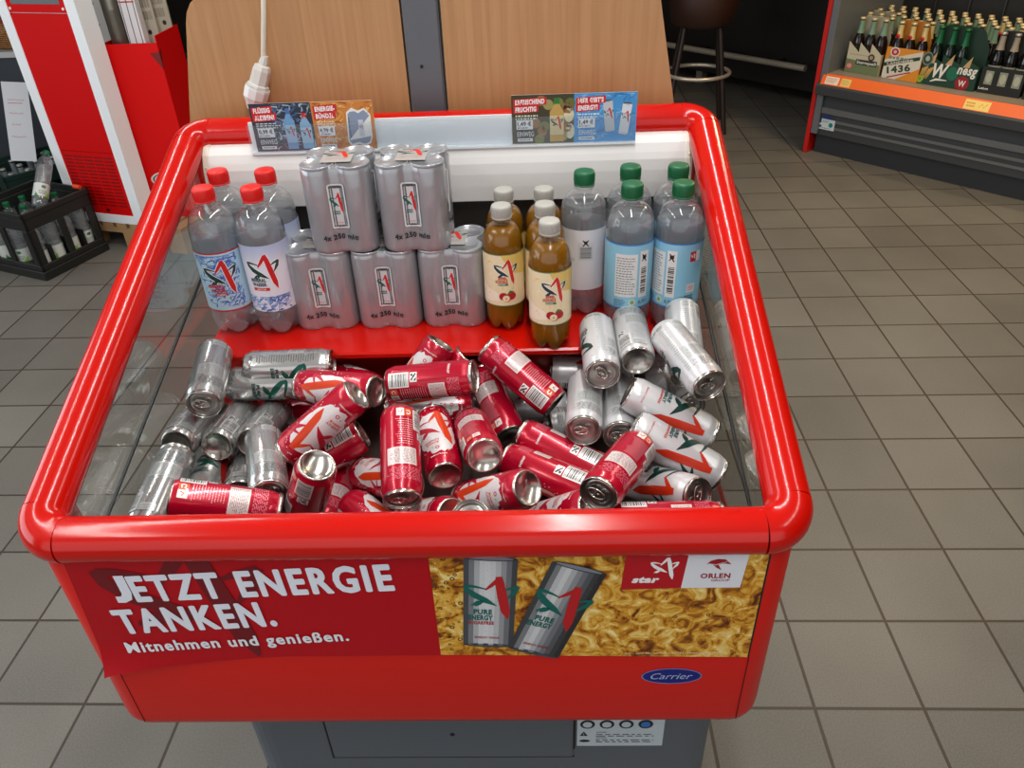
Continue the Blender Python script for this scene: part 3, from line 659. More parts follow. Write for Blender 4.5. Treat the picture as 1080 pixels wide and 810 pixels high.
m, t, bs = nt('perforated_grille'); tc = t.nodes.new('ShaderNodeTexCoord'); vo = t.nodes.new('ShaderNodeTexVoronoi'); vo.feature = 'F1'; vo.inputs['Scale'].default_value = 170; vo.inputs['Randomness'].default_value = 0
rp_ = t.nodes.new('ShaderNodeValToRGB'); rp_.color_ramp.elements[0].position = .3; rp_.color_ramp.elements[1].position = .36; rp_.color_ramp.elements[0].color = (.008, .008, .008, 1); rp_.color_ramp.elements[1].color = (.05, .047, .04, 1)
t.links.new(tc.outputs['Object'], vo.inputs['Vector']); t.links.new(vo.outputs['Distance'], rp_.inputs[0]); t.links.new(rp_.outputs[0], bs.inputs['Base Color']); bs.inputs['Roughness'].default_value = .5
b = MB(); b.box(-.40, .40, .650, .6635, PZ, 1.205); b.build('air_grille', m, ch)
# light cover
prof = [(.664, 1.297), (.650, 1.294), (.640, 1.285), (.6335, 1.272), (.6295, 1.262), (.627, 1.245), (.626, 1.225), (.626, 1.201), (.629, 1.199), (.664, 1.199)]
b = MB(); b.prism(prof, -.385, .391, 'x'); lc = b.build('light_cover', M_white, ch)
for x0, x1 in ((-.394, -.3845), (.3905, .400)):
    b = MB(); b.prism([((y-.645)*1.06+.6443, (z-1.25)*1.03+1.25) for y, z in prof], x0, x1, 'x'); b.tube([((x0+x1)/2, .635, 1.268), ((x0+x1)/2, .6285, 1.268)], .0018, 8); b.build('end_cap', M_cream, lc)
# price rail
M_rail = mat_thin('clear_rail', (.95, .97, .985), 1.45, .04, 1., .05, (.85, .9, .95)); M_railb = mat('rail_back', (234, 238, 242), .3)
b = MB(); b.box(-.310, .308, .6445, .6475, 1.289, 1.335); b.box(-.310, .308, .6345, .6475, 1.286, 1.289); rl = b.build('price_rail', M_railb, ch)
b = MB(); b.box(-.310, .308, .6350, .6362, 1.289, 1.3325); b.build('clear_front', M_rail, rl)
b = MB(); b.box(-.2, -.19, .6475, .665, 1.292, 1.30); b.box(.19, .2, .6475, .665, 1.292, 1.30); b.build('rail_bracket', M_railb, rl)
# plinth
b = MB()
def rr(x0, x1, y0, y1, r, n=6):
    return [(cx+r*cos(a0+PI/2*i/n), cy+r*sin(a0+PI/2*i/n)) for cx, cy, a0 in ((x0+r, y0+r, PI), (x1-r, y0+r, 1.5*PI), (x1-r, y1-r, 0), (x0+r, y1-r, .5*PI)) for i in range(n+1)]
b.prism(rr(-.335, .413, .09, .64, .045), .06, .735, 'z'); b.prism(rr(-.30, .378, .13, .60, .03), 0, .06, 'z'); pl = b.build('plinth', M_grey, ch)
b = MB(); b.box(-.198, .190, .0868, .0905, .470, .73, bev=.0015); sp = b.build('service_panel', M_grey, pl)
b = MB(); b.box(-.2012, -.1985, .0885, .0905, .466, .73); b.box(.1905, .1932, .0885, .0905, .49, .73); b.box(-.20, .192, .0885, .0905, .4665, .4692); b.tube([(.0, .0875, .535), (.0, .0862, .535)], .004, 10); b.build('panel_gap', M_dark, pl)
A = Art(); A.rect(.196, .497, .331, .62, (196, 208, 216)); A.up()
for i in range(4): A.ell(.212+.030*i, .556, .0115, .0115, (24, 26, 30), 16)
A.up()
for i in range(4): A.ell(.212+.030*i, .555, .0075, .0075, (196, 208, 216) if i < 3 else (60, 120, 200), 12)
A.L -= 1
A.poly([(.2, .525), (.213, .525), (.2065, .537)], BLACK); A.up(); A.text('!', .2065, .5265, .006, (196, 208, 216), None, .02, 'c'); A.L -= 1
A.text('ACHTUNG', .226, .533, .0036, BLACK, .016, .02); A.lines(.226, .522, .322, .531, 2, (50, 54, 58), 3, .45); A.text('CAUTION', .226, .5175, .0036, BLACK, .016, .02); A.lines(.226, .506, .322, .516, 2, (50, 54, 58), 4, .45)
A.ell(.208, .511, .0085, .0035, BLACK, 16)
A.build('warning_sticker', P_sign, pl, flat_y(.0898))
# banner on the front panel: red left part and golden liquid right part
YB = -.0142
m, t, bs = nt('golden_liquid'); tc = t.nodes.new('ShaderNodeTexCoord'); n1 = t.nodes.new('ShaderNodeTexNoise'); n1.inputs['Scale'].default_value = 46; n1.inputs['Detail'].default_value = 10; n1.inputs['Distortion'].default_value = 1.3; n1.inputs['Roughness'].default_value = .62
r_ = t.nodes.new('ShaderNodeValToRGB'); E_ = r_.color_ramp.elements
for p, c in ((.34, (84, 36, 4)), (.42, (158, 90, 12)), (.49, (206, 144, 34)), (.57, (228, 182, 80)), (.68, (248, 228, 160))):
    e = E_.new(p); e.color = (*lin(c), 1)
E_.remove(E_[0]); E_[-1].color = (*lin((250, 238, 190)), 1)
t.links.new(tc.outputs['Object'], n1.inputs['Vector']); t.links.new(n1.outputs['Fac'], r_.inputs[0]); t.links.new(r_.outputs[0], bs.inputs['Base Color']); bs.inputs['Roughness'].default_value = .35
m2 = mat('banner_red', (178, 5, 22), .42, spec=.3)
# red part with a lifted, wavy lower left corner
b = MB(); nx, nz = 110, 40
def bwave(x, z):
    u = (x+.395)/.415; v = (z-.85-.02*min(1, max(0, u)/.55)**.7)/.185; k = max(0, 1-u/.45)*max(0, .28-v)/.28
    return YB-.0003-.010*k*k-.0016*abs(sin(7*u))*max(0, .2-v)
def bz(u, v):
    x = -.388-.014*(1-v)+(.0205+.388+.014*(1-v))*u; z0 = .846+.025*min(1, u/.55)**.7; z1 = 1.0465+.0045*u
    k = max(0, 1-u/.45)*max(0, .28-v)/.28
    return (x, bwave(x, z0+(z1-z0)*v), z0+(z1-z0)*v)
b.add([bz(i/nx, j/nz) for j in range(nz+1) for i in range(nx+1)], [(j*(nx+1)+i, j*(nx+1)+i+1, (j+1)*(nx+1)+i+1, (j+1)*(nx+1)+i) for j in range(nz) for i in range(nx)], True)
bn = b.build('banner', m2, ch)
b = MB(); b.add([(.0205, YB-.0003, .8715), (.393, YB-.0003, .862), (.3935, YB-.0003, 1.0475), (.0215, YB-.0003, 1.051)], [(0, 1, 2, 3)]); b.add([(.393, YB+.0005, .862), (.3955, YB+.0005, .862), (.396, YB+.0005, 1.0475), (.3935, YB+.0005, 1.0475)], [(0, 1, 2, 3)], False, 1); b.build('liquid_picture', [m, M_dark], bn)
A = Art(); A.move(star((112, 4, 20), (112, 4, 20)), -.268, .965, .17, kx=.19); A.L += 5
A.text('ETZT ENERGIE', -.3235, .9765, .0425, (232, 236, 248), .3015, .012, rot=.050, sp=1.2, emb=.0014)
A.stroke([(-.3338, 1.0195), (-.3325, .9905), (-.3345, .9828), (-.3400, .9795), (-.3475, .9795)], [.0118, .0118, .0125, .0115, .0105], (232, 236, 248))
A.text('TANKEN.', -.359, .9195, .0425, (232, 236, 248), .190, .012, rot=.066, sp=1.2, emb=.0014)
A.text('Mitnehmen und genießen.', -.363, .8845, .0180, (236, 238, 246), .276, .010, rot=.066, sp=1.16, emb=.0005)
A.build('slogan_lettering', P_sign, bn, lambda u, v, w: (u, bwave(u, v)-.0004-w, v), .01, .00008)
# two printed cans, logos and small print
A = Art()
def pcan(x0, z0, x1, z1, w, sugar):
    B_ = Art(); H_ = math.hypot(x1-x0, z1-z0)
    cols = [(70, 74, 80), (120, 124, 130), (176, 180, 184), (206, 208, 212), (212, 214, 218), (206, 208, 212), (186, 188, 192), (150, 152, 158), (110, 112, 118), (64, 66, 72)] if sugar else [(60, 62, 66), (120, 124, 128), (190, 192, 196), (206, 208, 210), (176, 178, 182), (140, 142, 148), (110, 112, 120), (84, 86, 92), (58, 58, 62), (40, 40, 44)]
    for i, c in enumerate(cols): B_.rect(-w/2+w*i/10, .004, -w/2+w*(i+1)/10, H_-.004, c)
    B_.ell(0, .004, w*.49, .0035, (70, 72, 80)); B_.up(); B_.ell(0, H_-.0045, w*.49, .004, (50, 54, 66)); B_.up(); B_.ell(0, H_-.0042, w*.43, .0026, (130, 136, 148)); B_.up()
    B_.move(star((0, 96, 88), (184, 22, 30), None, True), .001, H_*.55, w*1.02); B_.up(); B_.up()
    B_.text('PURE', -w*.30, H_*.385, .0085, (0, 96, 88), w*.36, .05); B_.text('ENERGY', -w*.40, H_*.32, .0085, (0, 96, 88), w*.48, .05)
    if sugar: B_.text('SUGARFREE', -w*.40, H_*.27, .0058, (170, 24, 34), w*.5, .04)
    B_.text('ENERGY DRINK', -w*.02, .017, .0038, (160, 20, 34), w*.5, .02, 'c')
    R = random.Random(int(w*1e4))
    for i in range(60): B_.ell(-w*.45+w*.9*R.random(), .01+(H_-.02)*R.random(), .0004, .0005, (120, 124, 130), 6)
    return B_, math.atan2(z1-z0, x1-x0)-PI/2
R = random.Random(3)
A.up()
for q in ((.079, .886, .0905, 1.044, .060, True), (.132, .872, .189, 1.0275, .064, False)):
    B_, rt = pcan(*q[:5], q[5]); A.move(B_, q[0], q[1], 1, rt); A.L += 9
A.L = 2
A.poly([(.2345, .9865), (.3020, .9885), (.3065, 1.0465), (.2385, 1.0475)], (182, 6, 26)); A.poly([(.3020, .9885), (.3680, .9885), (.3720, 1.0460), (.3065, 1.0465)], (226, 228, 236)); A.up()
A.text('star', .246, .9985, .0098, WHITE, .031, .06, shear=.25); A.move(star(WHITE, WHITE), .281, 1.0195, .030)
A.text('ORLEN', .322, 1.0045, .0075, (150, 10, 30), .033, .045); A.text('GROUP', .355, .999, .0036, (150, 10, 30), .0205, .03, 'r')
A.poly([(.327, 1.027), (.331, 1.032), (.339, 1.035), (.347, 1.034), (.354, 1.026), (.346, 1.0275), (.340, 1.026), (.344, 1.017), (.338, 1.021), (.333, 1.027)], (160, 10, 30)); A.up(); A.stroke([(.329, 1.0278), (.337, 1.0255), (.349, 1.0305)], [.0005, .0012, .0005], (226, 228, 236)); A.L -= 1
A.text('star - eine Marke der ORLEN Deutschland GmbH', .243, .871, .0034, (240, 226, 190), .122, .01)
A.build('can_picture', P_sign, bn, flat_y(YB-.0007), None, .00008)
R = random.Random(9); A = Art()
for i in range(150):
    x, z = .025+.36*R.random(), .875+.165*R.random()
    if .05 < x < .24 or (x > .23 and z > .98): continue
    s_ = .0006+.0026*R.random()**3; A.ring(x, z, s_*.5, s_, R.choice([(120, 64, 12), (250, 238, 190), (90, 44, 8)]), 10)
for i in range(40):
    x, z = .026+.03*R.random(), .88+.16*R.random(); s_ = .001+.002*R.random(); A.ring(x, z, s_*.6, s_, (60, 34, 10), 10)
A.build('bubbles_print', P_sign, bn, flat_y(YB-.0005), None)
# maker's badge
A = Art(); A.ell(.305, .824, .0375, .0155, (110, 130, 190), 40); A.up(); A.ell(.305, .824, .0358, .0140, (12, 24, 120), 40); A.up(); A.text('Carrier', .305, .8185, .0125, (168, 186, 214), .052, .0, 'c', shear=.35)
A.build('maker_badge', P_sign, fp, flat_y(-.0133))

# ------------------------------------------------------------------ price cards standing in the rail
def card(bg):
    A = Art(); A.rect(0, 0, .098, .0755, bg); A.up(); return A
def price(A, p, ink=(30, 34, 44)):
    A.rect(.007, .0225, .033, .0370, (236, 238, 242)); A.up(); A.text(p, .0085, .0282, .0066, ink, .022, .04); A.lines(.0085, .0232, .031, .0268, 1, (120, 126, 140), 2, .6); A.L -= 1
    A.text('EINWEG', .008, .0115, .0078, (226, 228, 234), .0265, .01); A.rect(.0085, .0035, .0325, .0085, (228, 230, 234)); A.up(); A.lines(.0105, .0042, .031, .0082, 1, (90, 96, 110), 4, .5); A.L -= 1
def head(A, l1, l2, w1, w2):
    A.poly([(.003, .058), (.003+w1, .0605), (.003+w1, .0715), (.003, .069)], (206, 26, 28)); A.poly([(.003, .047), (.004+w2, .0495), (.004+w2, .0605), (.003, .058)], (206, 26, 28)); A.up()
    A.text(l1, .006, .0608, .0072, WHITE, w1-.006, .05, rot=.03, shear=.1); A.text(l2, .006, .0497, .0072, WHITE, w2-.005, .05, rot=.03, shear=.1); A.L -= 1
def pbottle(A, x, z, h, w, c1, lab, cap):
    A.poly([(x-w/2, z), (x+w/2, z), (x+w/2, z+h*.66), (x+w*.2, z+h*.86), (x-w*.2, z+h*.86), (x-w/2, z+h*.66)], c1); A.rect(x-w*.2, z+h*.86, x+w*.2, z+h, cap); A.up(); A.rect(x-w/2, z+h*.16, x+w/2, z+h*.6, lab); A.up(); A.move(star(GREEN, RED), x, z+h*.42, w*.85); A.L -= 2
cards = []
A = card((34, 46, 62)); splash(A, .034, .096, .002, .073, 90, [(90, 110, 134), (140, 160, 184), (40, 60, 84), (176, 196, 214), (70, 100, 150)], 3, .006)
A.up(); pbottle(A, .060, .003, .064, .017, (110, 160, 206), (150, 196, 226), (70, 110, 170)); pbottle(A, .085, .003, .056, .018, (130, 176, 214), (170, 206, 232), (206, 40, 40)); A.up()
head(A, 'FLÜSSIG', 'BLEIBEN!', .033, .037); A.lines(.006, .036, .046, .046, 3, (206, 212, 220), 5, .5); price(A, '0,99 €'); cards.append((A, -.3015, 'dark blue price card FLÜSSIG BLEIBEN with two water bottles, first in the rail'))
A = card((206, 128, 50)); splash(A, .004, .096, .002, .073, 110, [(226, 160, 80), (180, 90, 24), (240, 190, 116), (196, 110, 36)], 4, .006)
A.up(); A.poly([(.052, .012), (.056, .005), (.070, .008), (.078, .004), (.088, .008), (.092, .02), (.093, .054), (.084, .064), (.074, .060), (.064, .065), (.055, .058)], (240, 236, 232)); A.up(); A.poly([(.054, .014), (.058, .008), (.070, .011), (.078, .007), (.087, .011), (.090, .02), (.091, .052), (.083, .061), (.074, .056), (.064, .062), (.057, .055)], (140, 152, 178)); A.up(); A.rect(.072, .02, .080, .046, (206, 210, 220)); A.up(); A.move(star(TEAL, RED), .076, .034, .007, kx=.006); A.rect(.0565, .018, .0585, .05, (90, 110, 130)); A.L -= 2
head(A, 'ENERGIE-', 'BÜNDEL', .038, .034); A.lines(.006, .036, .042, .046, 3, (244, 226, 200), 6, .5); price(A, '4,99 €'); cards.append((A, -.2035, 'orange price card ENERGIE-BÜNDEL with a silver four-pack, second in the rail'))
A = card((62, 58, 34)); R = random.Random(5)
for i in range(16): A.ell(.036+.058*R.random(), .006+.062*R.random(), .008, .008, R.choice([(120, 124, 60), (150, 110, 70), (100, 110, 50), (160, 150, 90)]), 14)
A.ell(.090, .044, .008, .012, (226, 216, 176)); A.ell(.092, .018, .007, .012, (226, 220, 190)); A.up(); A.up(); pbottle(A, .071, .002, .068, .022, (196, 160, 84), (222, 206, 156), (44, 120, 50)); A.up()
head(A, 'ERFRISCHEND', 'FRUCHTIG', .052, .038); A.lines(.006, .037, .044, .046, 2, (226, 226, 206), 7, .5); price(A, '1,49 €'); cards.append((A, .1125, 'brownish price card ERFRISCHEND FRUCHTIG with juice bottle and apples, third in the rail'))
A = card((70, 150, 214)); splash(A, .004, .096, .002, .073, 60, [(96, 170, 226), (50, 130, 200), (130, 190, 234)], 6, .007); A.stroke([(.028, .006), (.060, .03)], .0008, (40, 90, 140)); A.stroke([(.03, .03), (.05, .038)], .0008, (40, 90, 140)); A.up()
for x, z, rt, c in ((.057, .017, .10, (196, 200, 206)), (.078, .012, -.12, (222, 224, 230))):
    B_ = Art(); B_.rect(-.0075, 0, .0075, .046, c); B_.rect(.0045, 0, .0075, .046, (110, 114, 122)); B_.ell(0, .046, .0073, .0022, (80, 84, 92)); B_.ell(0, 0, .0073, .0016, c); B_.up(); B_.move(star(TEAL, RED), 0, .026, .0150); A.move(B_, x, z, 1, rt); A.up()
head(A, "HIER GIBT'S", 'ENERGY!', .046, .036); A.lines(.006, .037, .042, .046, 2, (226, 236, 246), 8, .5); price(A, '1,49 €'); cards.append((A, .2105, "bright blue price card HIER GIBT'S ENERGY with two cans, last in the rail"))
for A, x, label in cards:
    b = MB(); b.box(x, x+.098, .6405, .6412, 1.2895, 1.365, bev=.0002); o = b.build('price_card', mat('card_board', (220, 220, 220), .5)); tag(o, label, 'price card', 'price cards in the chiller rail')
    A.build('printed_front', P_sign, o, flat_y(.6405, x, 1.2895), None, .00006)

# ------------------------------------------------------------------ wooden partition behind the chiller
m, t, bs = nt('beech_veneer'); tc = t.nodes.new('ShaderNodeTexCoord'); mp = t.nodes.new('ShaderNodeMapping'); mp.inputs['Scale'].default_value = (40, 40, 1.2)
n1 = t.nodes.new('ShaderNodeTexNoise'); n1.inputs['Scale'].default_value = 3; n1.inputs['Detail'].default_value = 6; n1.inputs['Distortion'].default_value = .6; r_ = t.nodes.new('ShaderNodeValToRGB')
r_.color_ramp.elements[0].position = .3; r_.color_ramp.elements[0].color = (*lin((172, 126, 82)), 1); r_.color_ramp.elements[1].position = .7; r_.color_ramp.elements[1].color = (*lin((188, 143, 97)), 1)
t.links.new(tc.outputs['Object'], mp.inputs[0]); t.links.new(mp.outputs[0], n1.inputs['Vector']); t.links.new(n1.outputs['Fac'], r_.inputs[0]); t.links.new(r_.outputs[0], bs.inputs['Base Color']); bs.inputs['Roughness'].default_value = .42
wp = empty('wooden_partition', (0, .75, 0)); tag(wp, 'beech partition of two boards on a grey metal post behind the chiller', 'partition')
M_post = mat('grey_post', (100, 104, 110), .45, .3); M_edge = mat('board_edge', (206, 170, 120), .5)
LP = [(-.452, .35), (-.447, 1.30), (-.4085, 1.468), (-.4035, 1.483), (-.394, 1.497), (-.381, 1.507), (-.362, 1.514), (-.062, 1.53), (-.062, .35)]
RP = [(.003, .35), (.003, 1.53), (.318, 1.52), (.333, 1.512), (.343, 1.50), (.350, 1.478), (.387, 1.30), (.392, .35)]
for P in (LP, RP):
    b = MB(); b.prism(P, -.008, .012, 'y'); b.build('board', m, wp)
b = MB(); b.box(-.0585, -.0005, -.012, .03, 0, 1.56, bev=.003); b.box(-.20, .14, -.03, .25, 0, .012); p = b.build('post', M_post, wp)
b = MB(); b.tube([(-.035, -.0115, 1.391), (-.035, -.0128, 1.391)], .0028, 12); b.build('screw_hole', M_dark, p)

# ------------------------------------------------------------------ cable with plug connection
cb = empty('extension_cable', (-.285, .72, 1.36)); tag(cb, 'white power cable with plug connector hanging in front of the left beech board', 'cable')
def rel(P): return [(x+.285, y-.72, z-1.36) for x, y, z in P]
def smooth(P, k=6):
    P = [Vector(p) for p in P]; o = []
    for i in range(len(P)-1):
        a, b_, c, d = P[max(0, i-1)], P[i], P[i+1], P[min(len(P)-1, i+2)]
        for j in range(k):
            s_ = j/k; o.append(.5*((2*b_)+(c-a)*s_+(2*a-5*b_+4*c-d)*s_*s_+(3*b_-a-3*c+d)*s_**3))
    return o+[P[-1]]
M_cord = mat('white_cord', (214, 208, 192), .5)
MB().tube(smooth(rel([(-.290, .722, 1.408), (-.284, .722, 1.435), (-.2755, .724, 1.475), (-.271, .727, 1.502), (-.269, .733, 1.525), (-.268, .752, 1.540), (-.268, .772, 1.525), (-.268, .778, 1.45), (-.268, .78, 1.2), (-.30, .80, .6), (-.32, .86, .02)])), .0042, 10).build('cord', M_cord, cb)
ax = Vector((-.290, .722, 1.408)); bx = Vector((-.318, .716, 1.345)); q = (bx-ax).normalized().to_track_quat('Z', 'Y').to_matrix().to_4x4()
Mx = Matrix.Translation(ax-Vector((-.285, .72, 1.36))) @ q
b = MB(); b.lathe([(.0, -.012), (.0055, -.012), (.0075, .0), (.0075, .003), (.0125, .005), (.0145, .012), (.0150, .034), (.0175, .036), (.0180, .040), (.0, .040)], 8, False, M=Mx); b.build('plug', mat('white_plug', (206, 204, 198), .45), cb)
b = MB(); b.lathe([(.0, .0405), (.0205, .0405), (.0210, .044), (.0200, .058), (.0150, .066), (.0090, .078), (.0, .080)], 10, False, M=Mx); b.build('socket', mat('clear_socket', (216, 216, 214), .3), cb)

# ------------------------------------------------------------------ left: red and white machine on a pallet
mc = empty('red_display_machine', (-2.29, 3.27, .14), rad(-16.17)); tag(mc, 'tall red front display machine with white frame standing on a wooden pallet', 'display machine')
M_wf = mat('white_frame', (240, 243, 246), .5); M_mr = mat('machine_red', (206, 1, 2), .6, spec=.15)
b = MB(); b.box(0, .445, .008, .10, 0, 1.75); b.build('housing', M_wf, mc)
b = MB(); b.box(0, .058, -.004, .008, 0, 1.75, bev=.002); b.box(.387, .445, -.004, .008, 0, 1.75, bev=.002); b.box(.058, .387, -.004, .008, 0, .045); b.build('frame', M_wf, mc)
b = MB(); b.box(.058, .387, 0, .0079, .045, .368); fl = b.build('vent_panel', M_mr, mc)
b = MB(); b.box(.058, .387, 0, .0079, .371, .999); b.build('door_panel', M_mr, mc)
b = MB(); b.box(.058, .387, 0, .0079, 1.003, 1.30); up_ = b.build('window_panel', M_mr, mc)
b = MB(); b.box(.085, .360, -.001, .002, 1.038, 1.26); b.build('window', mat('dark_window', (30, 34, 34), .15, var=.5, bscale=80), up_)
b = MB()
for x in (.072, .372): b.tube([(x, -.001, 1.02), (x, -.004, 1.02)], .006, 10)
b.build('screws', M_white, up_)
A = Art()
for gx in range(5):
    for i in range(5):
        for j in range(15):
            x = .072+gx*.061+i*.0105; z = .090+j*.0178; A.rect(x, z, x+.0068, z+.0085, (70, 2, 4))
A.ell(.235, .066, .011, .009, (16, 10, 10)); A.build('perforation', P_sign, fl, flat_y(0))
# pallet
pa = empty('wooden_pallet', (-2.29, 3.27, 0), rad(-16.17)); tag(pa, 'wooden pallet under the red and white display machine', 'pallet')
M_pal = mat('pallet_wood', (176, 138, 96), .7, var=.25, bscale=12)
for i in range(8):
    b = MB(); b.box(-.0+i*.085, -.0+i*.085+.062, -.002, .55, .112, .138); b.build('board', M_pal, pa)
for y in (0, .22, .46):
    b = MB(); b.box(0, .657, y, y+.08, .085, .111); b.build('runner', M_pal, pa)
    for x in (.0, .28, .557):
        b = MB(); b.box(x, x+.1, y, y+.08, .0, .0845); b.build('block', M_pal, pa)
# cardboard bin
cbn = empty('cardboard_bin', (-1.735, 3.26, 0)); tag(cbn, 'red cardboard dump bin with round emblem, next to the red and white machine', 'bin')
M_cr = mat('red_cardboard', (220, 4, 4), .6, spec=.2); M_crd = mat('red_cardboard_inside', (120, 8, 8), .6)
w, d, h = .135, .29, .99
b = MB(); b.box(-w, w, 0, .005, .138, h); b.box(-w, -w+.005, .005, d, .138, h); b.box(w-.005, w, .005, d, .138, h+.03); b.box(-w, w, d-.005, d, .138, h+.03); b.box(-w, w, .005, d-.005, .45, .455); b.build('carton', M_cr, cbn)
b = MB(); b.add([(w-.045, -.0005, h-.045), (w+.0005, -.0005, h-.04), (w+.0005, -.0005, h-.12)], [(0, 2, 1)]); b.add([(w+.0006, -.0005, h-.04), (w+.0006, .03, h-.03), (w+.0006, -.0005, h-.12)], [(0, 2, 1)]); b.build('corner_tab', M_crd, cbn)
A = Art(); A.ell(.02, .34, .105, .045, (226, 220, 214), 40); A.up(); A.ell(.02, .34, .095, .037, (60, 50, 46), 40); A.up(); A.ell(.02, .34, .088, .033, (226, 220, 214), 40); A.up(); A.text('star', .02, .33, .022, (60, 50, 46), .10, .05, 'c', shear=.2)
A.build('round_emblem', P_sign, cbn, flat_y(0))
# things standing in the bin
b = MB(); b.lathe([(0, .456), (.042, .456), (.046, .5), (.046, 1.12), (.0465, 1.125), (.0465, 1.132), (.046, 1.137), (.046, 1.36), (.040, 1.375), (0, 1.375)], 32, True); o = b.build('metal_canister', mat('brushed_steel', (150, 146, 136), .3, .9)); o.location = (-1.80, 3.345, 0); tag(o, 'shiny steel canister standing in the red cardboard bin', 'canister')
def boxed(name, x, y, w_, d_, z1, rgb, label, art, rz=0, tilt=0):
    b = MB(); b.box(-w_/2, w_/2, -d_/2, d_/2, 0, z1-.456, bev=.002); o = b.build(name, mat(name+'_card', rgb, .5)); o.location = (x, y, .4565); o.rotation_euler = (0, tilt, rz); tag(o, label, 'box')
    if art: art.build('printed_front', P_sign, o, flat_y(-d_/2))
    return o
A = Art()
for x in (-.03, 0, .03): A.stroke([(x-.004, .06+.44), (x, .30+.44)], .004, (90, 84, 96))
A.rect(-.036, .70, .036, .706, (190, 60, 60))
boxed('paper_box', -1.712, 3.335, .078, .05, 1.42, (226, 222, 224), 'white box with dark upright lines in the red bin, right of the steel canister', A)
A = Art(); A.lines(-.034, .60, .034, .86, 5, (140, 132, 118), 3, .7); A.ell(-.002, .555, .009, .011, (40, 36, 34))
boxed('brochure_box', -1.688, 3.43, .072, .04, 1.42, (182, 174, 158), 'greyish brochure box with red edge in the red bin, middle of the file', A, .3)
A = Art(); A.lines(-.030, .60, .030, .88, 5, (140, 132, 118), 5, .7); A.ell(.004, .585, .009, .011, (40, 36, 34)); A.rect(-.036, .30, -.031, .95, (160, 30, 30))
boxed('brochure_box', -1.640, 3.492, .070, .035, 1.42, (176, 168, 150), 'greyish brochure box nearest the beech partition in the red bin', A, .3)
A = Art(); 
b = MB(); b.box(-.3, .13, 0, .02, 0, 1.9); o = b.build('metal_back_panel', mat('grey_sheet', (200, 196, 190), .5)); o.location = (-1.95, 3.74, 0); tag(o, 'grey metal shelf back panel with small holes behind the red bin', 'panel')
A = Art()
for i in range(4):
    for j in range(9): A.ell(-.24+.1*i, .9+.1*j, .005, .005, (40, 38, 36), 10)
A.build('holes', P_sign, o, flat_y(0))
# dark cabinet, basket
b = MB(); b.box(-.9, 0, 0, .6, 0, .80, bev=.004); cab = b.build('dark_cabinet', mat('anthracite', (52, 58, 66), .5)); cab.location = (-2.30, 4.06, 0); tag(cab, 'anthracite cabinet with pale top behind the crates at far left', 'cabinet')
b = MB(); b.box(-.92, .0, -.02, .6, .80, .83); b.build('worktop', mat('pale_top', (196, 196, 196), .4), cab)
m, t, bs = nt('wicker'); tc = t.nodes.new('ShaderNodeTexCoord'); wv = t.nodes.new('ShaderNodeTexWave'); wv.bands_direction = 'Z'; wv.inputs['Scale'].default_value = 28; wv.inputs['Distortion'].default_value = 4; wv.inputs['Detail Scale'].default_value = 6
r_ = t.nodes.new('ShaderNodeValToRGB'); r_.color_ramp.elements[0].color = (*lin((84, 48, 22)), 1); r_.color_ramp.elements[1].color = (*lin((196, 136, 80)), 1)
t.links.new(tc.outputs['Object'], wv.inputs['Vector']); t.links.new(wv.outputs['Fac'], r_.inputs[0]); t.links.new(r_.outputs[0], bs.inputs['Base Color']); bs.inputs['Roughness'].default_value = .7
b = MB(); b.lathe([(0, .004), (.12, .004), (.135, .012), (.165, .09), (.175, .14), (.17, .142), (.158, .09), (.128, .018), (0, .016)], 40, True); b.tube([(.173*cos(2*PI*i/40), .173*sin(2*PI*i/40), .141) for i in range(40)], .008, 8, True)
o = b.build('wicker_basket', m); o.location = (-2.83, 4.22, .8305); tag(o, 'brown wicker basket on the anthracite cabinet at the left edge', 'basket')
def packet(x, y, z, rz, c, label):
    b = MB(); b.box(-.05, .05, -.012, .012, 0, .12, bev=.005); o = b.build('snack_packet', mat('packet', c, .35)); o.location = (x, y, z); o.rotation_euler = (.1, .12, rz); tag(o, label, 'packet')
    A = Art(); A.rect(-.04, .02, .04, .05, (224, 214, 210)); A.build('printed_front', P_sign, o, flat_y(-.012))
packet(-2.84, 4.16, .8530, .3, (196, 30, 36), 'red and white packet standing in the wicker basket')
packet(-2.80, 4.24, .8530, -.2, (224, 220, 214), 'pale packet leaning behind the red one in the wicker basket')

# ------------------------------------------------------------------ crates with bottles
def crate(name, lx, ly, h, m_, loc, rz, label):
    o = empty(name, loc, rz); tag(o, label, 'crate')
    b = MB(); t_ = .014
    b.box(0, lx, 0, ly, 0, .012)
    for s_, L, horiz in ((0, lx, 1), (ly, lx, 1), (0, ly, 0), (lx, ly, 0)):
        def bar(a0, a1, z0, z1, th=t_, off=0):
            d0, d1 = (s_-off, s_+th-off) if s_ == 0 else (s_-th+off, s_+off)
            if horiz: b.box(a0, a1, d0, d1, z0, z1, bev=.003)
            else: b.box(d0, d1, a0, a1, z0, z1, bev=.003)
        bar(-.004, L+.004, 0, .045, t_, .006); bar(0, L, .045, .075); bar(-.003, L+.003, h-.03, h, t_, .003); bar(0, L, h-.085, h-.03)
        pw = .034
        bar(0, pw+.01, .075, h-.085); bar(L-pw-.01, L, .075, h-.085)
        k = 1
        for i in range(1, k+1): bar(L*i/(k+1)-pw/2, L*i/(k+1)+pw/2, .075, h-.085)
    for i in range(1, 4): b.box(lx*i/4-.003, lx*i/4+.003, t_, ly-t_, .012, .15)
    b.build('crate_body', m_, o)
    return o
M_cb = mat('black_crate', (26, 27, 26), .45); M_cg = mat('green_crate', (16, 44, 38), .5)
RZ = rad(67); cx0, cy0 = -2.266, 2.818
